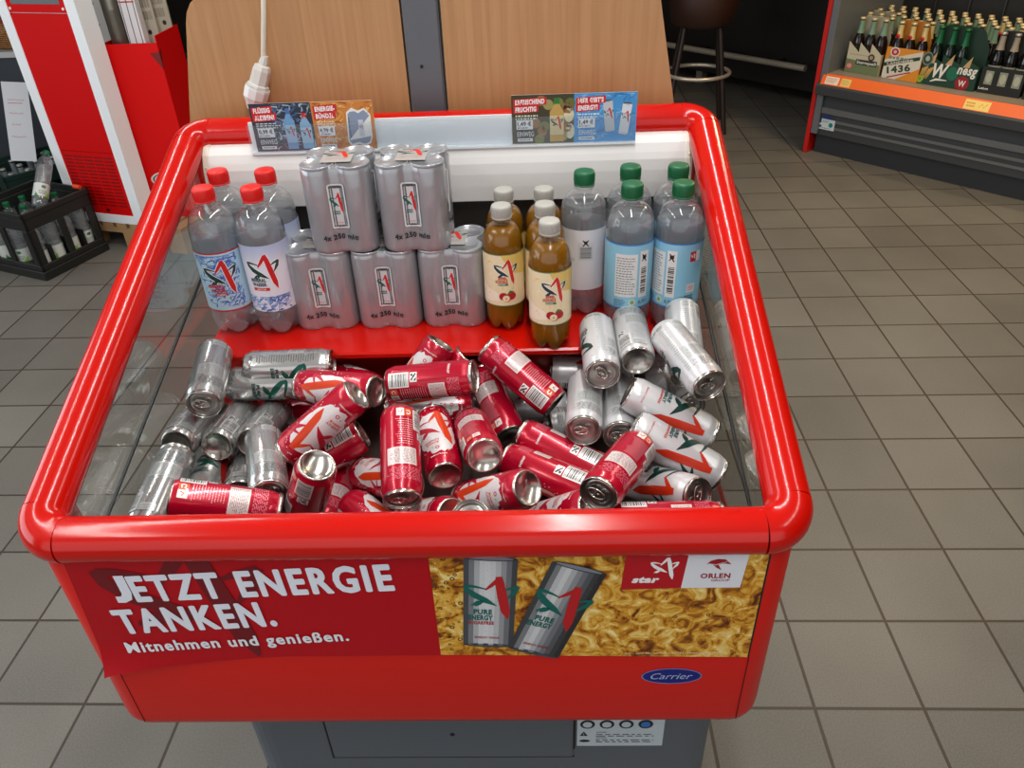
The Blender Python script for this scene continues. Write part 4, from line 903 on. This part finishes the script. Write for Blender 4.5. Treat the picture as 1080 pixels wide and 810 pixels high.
bc = crate('bottle_crate', .385, .385, .34, M_cb, (cx0, cy0, 0), RZ, 'black plastic bottle crate on the floor at left, full of green-capped bottles')
b = MB(); b.tube([(.372, .03, .343), (.372, .075, .343)], .011, 10); b.build('handle_clip', mat('orange_clip', (222, 70, 24), .5), bc)
A = Art(); A.ell(.0, .0, .048, .062, (190, 170, 120), 30); A.up(); A.ell(0, 0, .045, .058, (34, 56, 44), 30); A.up(); A.ell(0, .004, .018, .02, (190, 120, 130), 16); A.stroke([(-.03, -.03), (0, -.04), (.03, -.03)], .006, (190, 180, 140))
for v in (.13, .27): A.build('oval_emblem', P_lab, bc, (lambda vv: lambda u, z, w: (.385-.0155-w-.001, vv-u, .238+z*.75))(v))
def crate_art(R, z0, z1):
    A = Art(); A.rect(-PI*R, z0, PI*R, z1, (206, 210, 204)); A.up(); A.lines(-.02, z0+.01, .02, z1-.035, 3, (70, 100, 84), 3, .5); A.ell(-.002, z1-.018, .011, .008, (60, 110, 80), 16); A.poly([(.004, z0), (.03, z0), (.03, z0+.03)], (140, 190, 60)); A.poly([(-.04, z0), (-.02, z0), (-.035, z0+.02)], (60, 140, 70)); return A
cbm = bottle('water_bottle', .036, .30, .20, .215, M_capg, M_water, P_lab, .05, .115, crate_art(.036, .05, .118)); KIDS[cbm.name] = kids(cbm)
ca, sa = cos(RZ), sin(RZ); first = True
for i in range(4):
    for j in range(3):
        lx, ly = .058+i*.0905, .062+j*.126
        o = cbm if first else dup(cbm); first = False
        o.location = (cx0+lx*ca-ly*sa, cy0+lx*sa+ly*ca, .0125); o.rotation_euler = (0, 0, rad(-60+41*i+67*j)); tag(o, 'green-capped clear water bottle standing upright in the black crate', 'bottle', 'upright bottles in the black crate')
o = dup(cbm); lx, ly = .20, .15; o.location = (cx0+lx*ca-ly*sa, cy0+lx*sa+ly*ca, .285); o.rotation_euler = (rad(-30), rad(34), rad(40)); tag(o, 'green-capped water bottle lying slanted on top of the full black crate', 'bottle')
gc = crate('bottle_crate', .385, .40, .32, M_cg, (-2.70, 3.42, 0), rad(48), 'dark green bottle crate behind the black crate at far left')
b0 = MB()
def beer(name, glass, cap_c, foil, lab_c):
    b = MB(); b.lathe([(0, .003), (.026, .003), (.0325, .0), (.034, .004), (.034, .155), (.031, .185), (.020, .215), (.0148, .24), (.0135, .285), (.0145, .288), (.0145, .294), (.0125, .296)], 24, True); o = b.build(name, glass)
    b = MB(); b.lathe([(.0155, .290), (.0160, .2915), (.0152, .2985), (.0125, .3012), (0, .3018)], 21, True); b.build('crown_cap', cap_c, o)
    if foil: b = MB(); b.lathe([(.0205, .2155), (.0155, .2395), (.0141, .27), (.0141, .2845)], 24, True); b.build('neck_foil', foil, o)
    if lab_c:
        A = Art(); A.rect(-.045, .06, .045, .14, lab_c); A.up(); A.ell(0, .10, .02, .028, (70, 70, 66), 20); A.up(); A.ell(0, .10, .016, .023, lab_c, 20); A.lines(-.012, .09, .012, .108, 2, (60, 60, 60), 3, .6); A.build('label', P_lab, o, cyl(.0344, 0), .006)
    return o
M_bb = mat('brown_glass', (26, 14, 8), .08, 0, .5); M_bg = mat('green_glass', (8, 24, 14), .08, 0, .5); M_bk = mat('black_glass', (12, 11, 10), .08, 0, .5)
M_crown = mat('pale_crown_cap', (196, 180, 140), .4, .4); M_crg = mat('green_crown_cap', (30, 96, 50), .4, .3); M_crs = mat('silver_crown_cap', (170, 168, 164), .35, .6)
kg = beer('beer_bottle', M_bg, M_crs, mat('pale_foil', (150, 160, 166), .3, .3), None); KIDS[kg.name] = kids(kg); first = True
for i in range(4):
    for j in range(3):
        lx, ly = .060+i*.088, .070+j*.125; c_, s_ = cos(rad(48)), sin(rad(48)); o = kg if first else dup(kg); first = False
        o.location = (-2.70+lx*c_-ly*s_, 3.42+lx*s_+ly*c_, .0125); tag(o, 'dark bottle with silver cap standing in the green crate', 'bottle', 'bottles in the dark green crate')
sg = empty('paper_sign', (-2.735, 3.70, .3175)); tag(sg, 'white paper sign with red handwriting propped on the dark green crate', 'sign')
Q = Matrix.Rotation(rad(3), 4, 'Y') @ Matrix.Rotation(rad(-20), 4, 'X') @ Matrix.Rotation(rad(12), 4, 'Z')
b = MB(); b.box(-.066, .066, -.001, .001, 0, .42, M=Q); b.build('sheet', mat('paper', (220, 222, 228), .5), sg)
A = Art(); R = random.Random(4)
for z, n in ((.325, 9), (.255, 8), (.195, 5), (.13, 8)):
    x = -.045+.01*R.random(); P = []
    for i in range(n*2): P.append((x+.0048*i, z+(.008 if i % 2 else -.004)*R.random()))
    A.stroke(P, .0022, (190, 60, 70))
A.rect(-.045, .308, .03, .311, (190, 60, 70))
A.build('handwriting', P_sign, sg, lambda u, v, w: tuple(Q @ Vector((u, -.001-w, v))))

# ------------------------------------------------------------------ right: refrigerated beer shelf
FR = rad(-47.24); fo = Vector((1.953, 4.370, 0)); fe = Vector((cos(FR), sin(FR), 0)); fn = Vector((-sin(FR), cos(FR), 0))
fr = empty('refrigerated_shelf', fo, FR); tag(fr, 'dark grey open refrigerated shelf with orange price strip and red side panel', 'refrigerator')
M_fd = mat('fridge_dark', (58, 60, 62), .45); M_fk = mat('fridge_kick', (40, 42, 44), .5); M_fl = mat('fridge_band', (112, 112, 110), .4, .3); M_fi = mat('fridge_inside', (16, 16, 17), .6); M_fp = mat('fridge_post', (112, 116, 120), .4, .3)
FW = 1.95
b = MB(); b.box(-.045, FW, .03, .85, 0, .118); b.build('kick_panel', M_fk, fr)
b = MB(); b.box(-.045, FW, 0, .85, .12, .44); b.build('front_panel', M_fd, fr)
b = MB(); b.box(-.04, FW, -.012, 0, .252, .290, bev=.003); b.box(-.04, FW, -.006, 0, .205, .222); b.box(-.04, FW, -.006, 0, .165, .18); b.build('trim_band', M_fl, fr)
b = MB(); b.prism([(-.055, .372), (-.045, .366), (.0, .372), (.0, .445), (-.045, .438), (-.058, .42)], -.06, FW, 'x'); b.build('bumper', M_fd, fr)
b = MB(); b.prism([(-.050, .432), (-.022, .488), (-.016, .488), (-.0, .445), (-.03, .432)], -.04, FW, 'x'); ps = b.build('price_strip', mat('orange_strip', (238, 104, 20), .35, var=.12, bscale=4), fr)
sl = lambda x0: (lambda u, v, w: (x0+u, -.050+v*.028/.0626-w*.89, .432+v*.056/.0626+w*.45))
A = Art(); A.rect(0, .006, .085, .05, (232, 214, 196)); A.up(); A.lines(.006, .014, .075, .044, 3, (190, 130, 110), 3, .5); A.build('price_label', P_sign, ps, sl(-.015))
A = Art(); A.rect(0, .006, .06, .05, (226, 196, 110)); A.up(); A.lines(.005, .014, .055, .044, 3, (186, 150, 70), 5, .5); A.build('price_label', P_sign, ps, sl(.085))
A = Art(); A.rect(0, .004, .13, .054, (240, 206, 110)); A.up(); A.lines(.01, .014, .065, .044, 2, (200, 140, 40), 6, .6); A.stroke([(.075, .02), (.09, .04), (.10, .02), (.115, .042)], .004, (206, 150, 50)); A.build('price_label', P_sign, ps, sl(.80))
b = MB(); b.box(-.04, FW, -.012, .80, .470, .489); b.build('shelf_deck', mat('deck_grey', (126, 118, 106), .45), fr)
b = MB(); b.box(-.090, -.062, -.03, .85, 0, 2.0, bev=.004); b.build('side_panel', mat('side_red', (196, 22, 12), .4), fr)
b = MB(); b.box(-.061, -.018, -.025, .85, .125, 2.0, bev=.004); b.build('side_post', M_fp, fr)
b = MB(); b.box(-.018, FW, .80, .85, .44, 2.0); b.box(-.018, FW, .1, .80, 1.95, 2.0); b.box(FW-.02, FW, 0, .80, .44, 2.0); b.build('inner_wall', M_fi, fr)
A = Art(); A.rect(.0, .158, .112, .222, (206, 214, 212)); A.poly([(.0, .222), (.112, .222), (.085, .235), (.07, .246), (.045, .246), (.03, .236)], (32, 52, 110)); A.up(); A.rect(0, .195, .022, .222, (32, 52, 110)); A.ell(.086, .19, .014, .014, (0, 130, 130)); A.ell(.018, .175, .010, .009, (90, 80, 110)); A.lines(.03, .20, .075, .215, 3, (120, 130, 140), 3, .5); A.lines(.03, .163, .09, .172, 1, (90, 96, 110), 3, .5)
A.build('energy_sticker', P_sign, fr, flat_y(-.0065, -.03, 0))
for i in range(10):
    b = MB(); b.box(-.015+i*.2-.004, -.015+i*.2+.004, .78, .80, .60, 1.4); b.build('back_slat', M_fk, fr)
def at(x, y, z): return fo+fe*x+fn*y+Vector((0, 0, z))
SZ = .4895
bA = beer('beer_bottle', M_bb, M_crown, mat('sage_foil', (112, 142, 122), .4), None); bB = beer('beer_bottle', M_bb, M_crown, mat('gold_foil', (212, 190, 130), .35, .2), None); bC = beer('beer_bottle', M_bg, M_crg, mat('green_foil', (22, 96, 62), .35, .2), None); bD = beer('beer_bottle', M_bk, M_crs, mat('pale_foil2', (150, 140, 126), .4), (150, 152, 136))
b = MB(); b.lathe([(.0, 0), (.0062, .0), (.0068, .002), (.0068, .0), (0, -.0005)], 12, True)
for o in (bA, bB, bC, bD): KIDS[o.name] = kids(o)
for o in (bB,):                              # red seal hanging on the gold neck
    s_ = MB(); s_.lathe([(0, .0), (.0115, .0), (.012, -.002), (0, -.003)], 14, True, M=Matrix.Translation((0, -.0205, .226)) @ Matrix.Rotation(PI/2, 4, 'X')); s_.build('seal', mat('red_seal', (190, 20, 26), .4), o); KIDS[o.name] = kids(o)
def put(src, st, x, y, label, group):
    o = src if src.name not in st else dup(src)
    st.add(src.name); o.location = at(x, y, SZ); o.rotation_euler = (0, 0, FR); tag(o, label, 'bottle', group)
st = set()
PW = .0695
PK = [(-.012, bA, 'sage foil bottle in the carton partly hidden by the fridge side', 'bottles in the leftmost beer carton'), (.028, bA, 'brown beer bottle with sage green neck foil in the cream and olive carton', 'bottles in the cream and olive carton'),
      (.262, bB, 'brown beer bottle with golden neck foil and red seal in the carton numbered 1436', 'bottles in the 1436 carton'), (.487, bC, 'beer bottle with green neck foil in the dark green carton with the white W', 'bottles in the dark green carton'), (.80, bD, 'dark beer bottle with pale oval label in the black open carton', 'bottles in the black carton'), (1.03, bD, 'dark beer bottle in the carton at the right edge of the photo', 'bottles in the rightmost carton')]
for k, (x0, src, lb, gp) in enumerate(PK):
    if k == 0:
        for i in range(3):
            for j in range(2): put(src, st, x0+PW*(i+.5), .288+j*.072, lb, gp)
        continue
    for i in range(3):
        for j in range(2): put(src, st, x0+PW*(i+.5), .128+j*.072+(.02 if k > 3 else 0), lb, gp)
for j in range(5):                           # further rows, only caps and necks show
    for i in range(13 if j < 3 else 11):
        if i < 3 and j < 2: continue
        put(bA if (i+j) % 4 else bB, st, .010+i*.0735+(j % 2)*.03, .285+j*.074, 'brown beer bottle with pale crown cap in the rows behind the cartons', 'rows of beer bottles behind the cartons')
def carton(x0, w_, c, art, label, y0=.090, dd=.150, zig=True, h0=.115, h1=.17):
    o = empty('bottle_carton', at(x0, y0, SZ), FR); tag(o, label, 'carton')
    b = MB(); n = 3; P = [(0, 0), (w_, 0)]
    if zig:
        for i in range(n-1, -1, -1): P += [(w_*(i+1)/n-.001, h0), (w_*i/n+.001, h1)]
    else: P += [(w_, h1), (0, h1)]
    b.prism(P, 0, .002, 'y'); b.prism(P, dd-.002, dd, 'y'); b.box(0, .002, .002, dd-.002, 0, h0); b.box(w_-.002, w_, .002, dd-.002, 0, h0); b.build('sleeve', mat('carton_card', c, .55), o)
    b = MB(); b.prism([(.0, .0), (w_, .0), (w_, .20), (w_*.86, .29), (w_*.80, .305), (w_*.2, .305), (w_*.14, .29), (0, .20)], dd/2-.0011, dd/2+.0009, 'y'); b.build('divider', mat('divider_card', tuple(int(q*.8) for q in c), .6), o)
    if art: art.build('printed_front', P_sign, o, flat_y(0))
    return o
w_ = .2085
A = Art(); A.poly([(0, 0), (w_, 0), (w_, .06), (0, .075)], (110, 122, 84)); A.up(); A.lines(.02, .098, .15, .108, 1, (150, 146, 130), 3, .5); A.rect(.062, .048, .192, .078, (24, 40, 36)); A.up(); A.text('Sternquell', .127, .055, .017, (236, 232, 216), .118, .02, 'c'); A.ring(.152, .096, .010, .020, (60, 50, 30), 16); A.ell(.152, .096, .010, .010, (200, 190, 160), 10); A.ell(.026, .036, .020, .018, (190, 70, 70)); A.up(); A.ell(.026, .036, .015, .013, (214, 150, 140)); A.L -= 1
for i in range(5): a = PI/2+2*PI*i/5; A.stroke([(.152, .096), (.152+.02*cos(a), .096+.02*sin(a))], [.006, .001], (150, 30, 30))
carton(.026, w_, (196, 188, 160), A, 'cream and olive six-pack beer carton, first full carton from the red fridge side')
carton(-.012, w_, (172, 166, 140), None, 'pale beer carton behind the cream and olive one, next to the grey post', y0=.25)
A = Art(); A.poly([(0, 0), (w_, 0), (w_, .17), (0, .17)], (222, 140, 30)); A.up(); A.poly([(0, .0), (.08, 0), (w_, .075), (w_, .165), (0, .10)], (216, 208, 190)); A.up(); A.poly([(.0, .062), (w_*.95, .118), (w_*.95, .138), (0, .082)], (20, 62, 44)); A.text('Ursaurum', .012, .088, .018, (90, 120, 100), .17, .0, rot=.26) if False else None
A.lines(.02, .10, .18, .135, 1, (120, 140, 120), 3, .4); A.text('1436', .028, .026, .036, (24, 60, 44), .135, .04, rot=.24); A.poly([(.03, .0), (.16, .045), (.16, .052), (.03, .008)], (170, 30, 40)); A.ell(.05, .146, .028, .026, (222, 214, 200)); A.up(); A.ell(.05, .146, .021, .019, (180, 30, 40)); A.up(); A.ell(.05, .146, .009, .009, (222, 190, 180)); A.L -= 2
A.up(); A.text('LANDBIER', .02, .0715, .012, (216, 208, 190), .15, .03, rot=.255)
carton(.260, w_, (214, 136, 36), A, 'white and orange six-pack beer carton numbered 1436, second full carton in the fridge', zig=False, h1=.165, h0=.165)
A = Art(); A.ell(.02, .135, .030, .036, (120, 128, 116), 24); A.up(); A.ell(.02, .135, .024, .029, (40, 66, 52), 24); A.up(); A.ell(.02, .135, .012, .014, (170, 176, 160)); A.L -= 2
A.text('W', .062, .045, .075, (232, 230, 220), .085, .03, shear=.25); A.stroke([(.06, .02), (.09, .034), (.15, .036)], [.004, .012, .003], (232, 230, 220)); A.ell(.17, .075, .030, .036, (20, 104, 76), 24); A.up(); A.text('nesg', .192, .080, .050, (232, 230, 220), .105, .03, shear=.2); A.L -= 1
A.up(); A.ell(.232, .034, .037, .036, (150, 20, 34), 28); A.up(); A.text('W', .232, .018, .032, (236, 220, 214), .04, .03, 'c'); A.L -= 2
for i in range(9): A.ell(-.012+.03*random.Random(i).random(), .012+.026*random.Random(i+50).random(), .008, .008, (150, 180, 40), 10)
for i in range(6): A.stroke([(-.005+.008*i, .03), (.008+.011*i, .085+.006*(i % 3))], [.003, .009], (206, 160, 80))
for i in range(3): A.poly([(.095+.095*i-.07, .115), (.095+.095*i-.03, .175), (.095+.095*i-.035, .115)], (196, 160, 110))
carton(.480, .300, (16, 58, 42), A, 'dark green beer carton with a big white W, third full carton in the fridge', h0=.125, h1=.165)
A = Art()
for i in range(3): A.rect(.022+.07*i, .045, .062+.07*i, .115, (140, 144, 124)); A.up(); A.ell(.042+.07*i, .08, .015, .026, (176, 178, 160), 18); A.L -= 1
A.text('Lehm', .004, .018, .012, (222, 220, 210), .05, .03); A.up()
carton(.793, .215, (22, 22, 20), A, 'black beer carton with oval label windows, next to the dark green carton', y0=.105, zig=False, h1=.135, h0=.12)
carton(1.022, .215, (26, 24, 22), None, 'black beer carton cut by the right edge of the photo', y0=.105, zig=False, h1=.135, h0=.12)

# ------------------------------------------------------------------ bar stool, counter and foot rail
sx, sy = 1.27, 5.02
bs_ = empty('bar_stool', (sx, sy, 0)); tag(bs_, 'brown bar stool with dark legs and a chrome foot ring in the dark background', 'stool')
M_st = mat('brown_leather', (52, 28, 18), .5); M_leg = mat('dark_leg', (38, 26, 22), .4); M_chr = mat('brushed_chrome', (216, 204, 186), .3, .55)
b = MB(); b.lathe([(0, .67), (.17, .67), (.205, .69), (.225, .80), (.23, .98), (.21, 1.0), (.19, .98), (.18, .80), (0, .79)], 32, True); b.build('seat', M_st, bs_)
for a in (-47, 35, 133, 215):
    c_, s_ = cos(rad(a)), sin(rad(a)); b = MB(); b.tube([(.15*c_, .15*s_, .672), (.205*c_, .205*s_, .36), (.268*c_, .268*s_, 0)], .017, 10); b.build('leg', M_leg, bs_)
b = MB(); b.tube([(.215*cos(2*PI*i/40), .215*sin(2*PI*i/40), .37) for i in range(40)], .013, 10, True); b.build('foot_ring', M_chr, bs_)
cd = Vector((-.663, .749, 0)); cn = Vector((.749, .663, 0)); c0 = Vector((2.12, 5.30, 0))
cr = math.atan2(cd.y, cd.x)
cn_ = empty('bar_counter', (c0+cn*.16), cr); tag(cn_, 'dark brown bar counter with a brushed foot rail behind the stool', 'counter')
b = MB(); b.box(-.05, 2.2, -.6, 0, .10, 1.05, bev=.004); b.build('counter_body', mat('wenge', (20, 12, 9), .6), cn_)
b = MB(); b.box(-.05, 2.2, -.6, .25, 1.051, 1.09, bev=.006); b.build('counter_top', mat('counter_top_brown', (50, 24, 14), .35), cn_)
b = MB(); b.tube([(.03, .16, .30), (1.9, .16, .30)], .022, 16); rl_ = b.build('foot_rail', M_chr, cn_)
for x in (.3, 1.0, 1.7):
    b = MB(); b.tube([(x, .16, .30), (x, .0, .30)], .010, 8); b.build('rail_bracket', M_leg, rl_)
for x in (.0, 1.1, 2.1):
    b = MB(); b.box(x-.03, x+.03, -.10, -.03, 0, .099); b.build('counter_foot', mat('steel_foot', (150, 146, 136), .4, .5), cn_)

# ------------------------------------------------------------------ room
m, t, bs = nt('floor_tiles')
tc = t.nodes.new('ShaderNodeTexCoord'); mp = t.nodes.new('ShaderNodeMapping'); mp.vector_type = 'TEXTURE'
mp.inputs['Location'].default_value = (.776, .475, 0); mp.inputs['Rotation'].default_value = (0, 0, rad(-.736)); mp.inputs['Scale'].default_value = (.25, .25, .25)
t.links.new(tc.outputs['Object'], mp.inputs[0])
sp_ = t.nodes.new('ShaderNodeSeparateXYZ'); t.links.new(mp.outputs[0], sp_.inputs[0])
def mth(op, a, b=None):
    n = t.nodes.new('ShaderNodeMath'); n.operation = op
    for i, v in enumerate((a, b)):
        if v is None: continue
        if isinstance(v, (int, float)): n.inputs[i].default_value = v
        else: t.links.new(v, n.inputs[i])
    return n.outputs[0]
def edge(o):
    f = mth('FRACT', mth('ADD', o, 1000.0)); return mth('MINIMUM', f, mth('SUBTRACT', 1.0, f))
e = mth('MINIMUM', edge(sp_.outputs[0]), edge(sp_.outputs[1]))
gr = t.nodes.new('ShaderNodeMapRange'); gr.inputs['From Min'].default_value = .0115; gr.inputs['From Max'].default_value = .0175; t.links.new(e, gr.inputs['Value'])
idv = t.nodes.new('ShaderNodeCombineXYZ'); t.links.new(mth('FLOOR', sp_.outputs[0]), idv.inputs[0]); t.links.new(mth('FLOOR', sp_.outputs[1]), idv.inputs[1])
wn = t.nodes.new('ShaderNodeTexWhiteNoise'); t.links.new(idv.outputs[0], wn.inputs['Vector'])
ns = t.nodes.new('ShaderNodeTexNoise'); ns.inputs['Scale'].default_value = 260; ns.inputs['Detail'].default_value = 3; t.links.new(tc.outputs['Object'], ns.inputs['Vector'])
n2 = t.nodes.new('ShaderNodeTexNoise'); n2.inputs['Scale'].default_value = 2.2; n2.inputs['Detail'].default_value = 3; t.links.new(tc.outputs['Object'], n2.inputs['Vector'])
val = mth('ADD', mth('ADD', mth('MULTIPLY', wn.outputs['Value'], .16), mth('MULTIPLY', ns.outputs['Fac'], .55)), mth('MULTIPLY', n2.outputs['Fac'], .35))
rmp = t.nodes.new('ShaderNodeValToRGB'); rmp.color_ramp.elements[0].position = .2; rmp.color_ramp.elements[0].color = (*lin((76, 74, 69)), 1); rmp.color_ramp.elements[1].position = .9; rmp.color_ramp.elements[1].color = (*lin((134, 130, 121)), 1)
t.links.new(val, rmp.inputs[0])
mx = t.nodes.new('ShaderNodeMix'); mx.data_type = 'RGBA'; mx.inputs[6].default_value = (*lin((58, 47, 37)), 1); t.links.new(gr.outputs[0], mx.inputs[0]); t.links.new(rmp.outputs[0], mx.inputs[7]); t.links.new(mx.outputs[2], bs.inputs['Base Color'])
bp = t.nodes.new('ShaderNodeBump'); bp.inputs['Strength'].default_value = .35; bp.inputs['Distance'].default_value = .002; t.links.new(gr.outputs[0], bp.inputs['Height']); t.links.new(bp.outputs[0], bs.inputs['Normal']); bs.inputs['Roughness'].default_value = .5
X0, X1, Y0, Y1, ZC = -4.2, 5.2, -2.8, 8.2, 3.0
b = MB(); b.box(X0, X1, Y0, Y1, -.1, 0); struct(b.build('floor', m))
M_wall = mat('wall_paint', (150, 148, 142), .8); M_wallb = mat('dark_wall', (34, 26, 22), .7); M_ceil = mat('ceiling_white', (206, 204, 198), .8)
b = MB(); b.box(X0-.1, X1+.1, Y1, Y1+.1, -.1, ZC); struct(b.build('wall_back', M_wallb))
b = MB(); b.box(X0-.1, X1+.1, Y0-.1, Y0, -.1, ZC); struct(b.build('wall_front', M_wall))
b = MB(); b.box(X0-.1, X0, Y0, Y1, -.1, ZC); struct(b.build('wall_left', M_wall))
b = MB(); b.box(X1, X1+.1, Y0, Y1, -.1, ZC); struct(b.build('wall_right', M_wallb))
b = MB(); b.box(X0-.1, X1+.1, Y0-.1, Y1+.1, ZC, ZC+.1); struct(b.build('ceiling', M_ceil))

# ------------------------------------------------------------------ lights
def area(name, loc, rot, sx_, sy_, power, col=(1, 1, 1), spread=None):
    l = bpy.data.lights.new(name, 'AREA'); l.shape = 'RECTANGLE'; l.size = sx_; l.size_y = sy_; l.energy = power; l.color = col
    if spread: l.spread = spread
    o = bpy.data.objects.new(name, l); COL.objects.link(o); o.location = loc; o.rotation_euler = rot; return o
area('ceiling_light', (-1.45, .9, 2.93), (0, 0, 0), .05, 4.4, 44, (1, .98, .95))
area('ceiling_light', (.25, .7, 2.93), (0, 0, 0), .05, 4.0, 52, (1, .98, .95))
area('ceiling_light', (1.9, .5, 2.93), (0, 0, 0), .05, 3.6, 26, (1, .95, .88))
area('soft_fill_light', (-4.0, .4, 1.6), (0, rad(-90), 0), 1.9, 4.2, 68, (.86, .93, 1))  # broad cool daylight assumed from the left
area('soft_fill_light', (-.4, -2.7, 1.7), (rad(90), 0, 0), 6.2, 2.5, 38, (.95, .97, 1))  # added fill from behind the camera for the front panel, no window there
p_ = fo+fe*.9+fn*.22+Vector((0, 0, 1.93)); area('fridge_light', p_, (0, 0, FR), 1.7, .12, 9, (1, .76, .46))
p_ = fo+fe*1.3-fn*.7+Vector((0, 0, 2.9)); area('warm_spot', p_, (0, 0, FR), .5, .5, 40, (1, .74, .44))
w = bpy.data.worlds.new('World'); S.world = w; w.use_nodes = True; w.node_tree.nodes['Background'].inputs[0].default_value = (.7, .75, .8, 1); w.node_tree.nodes['Background'].inputs[1].default_value = .2

# ------------------------------------------------------------------ camera
cam = bpy.data.cameras.new('camera'); co = bpy.data.objects.new('camera', cam); COL.objects.link(co)
PITCH, ROLL, YAW = .600842, -.0432027, rad(2.3647)
co.location = (.1466, -.6151, 1.683)
R_ = Matrix.Rotation(YAW, 4, 'Z') @ Matrix.Rotation(PI/2-PITCH, 4, 'X') @ Matrix.Rotation(-ROLL*-1, 4, 'Z')
co.rotation_euler = R_.to_euler(); cam.sensor_fit = 'HORIZONTAL'; cam.sensor_width = 36; cam.lens = 825.73/1080*36; cam.clip_start = .02; cam.clip_end = 60
S.camera = co
S.view_settings.view_transform = 'Standard'; S.view_settings.look = 'None'; S.view_settings.exposure = 0; S.view_settings.gamma = 1
S.cycles.transparent_max_bounces = 24; S.cycles.max_bounces = 14; S.cycles.glossy_bounces = 6; S.cycles.transmission_bounces = 12; S.cycles.caustics_refractive = False; S.cycles.caustics_reflective = False
for o in list(bpy.data.objects):
    if o.type == 'MESH' and o.users == 0: bpy.data.objects.remove(o)
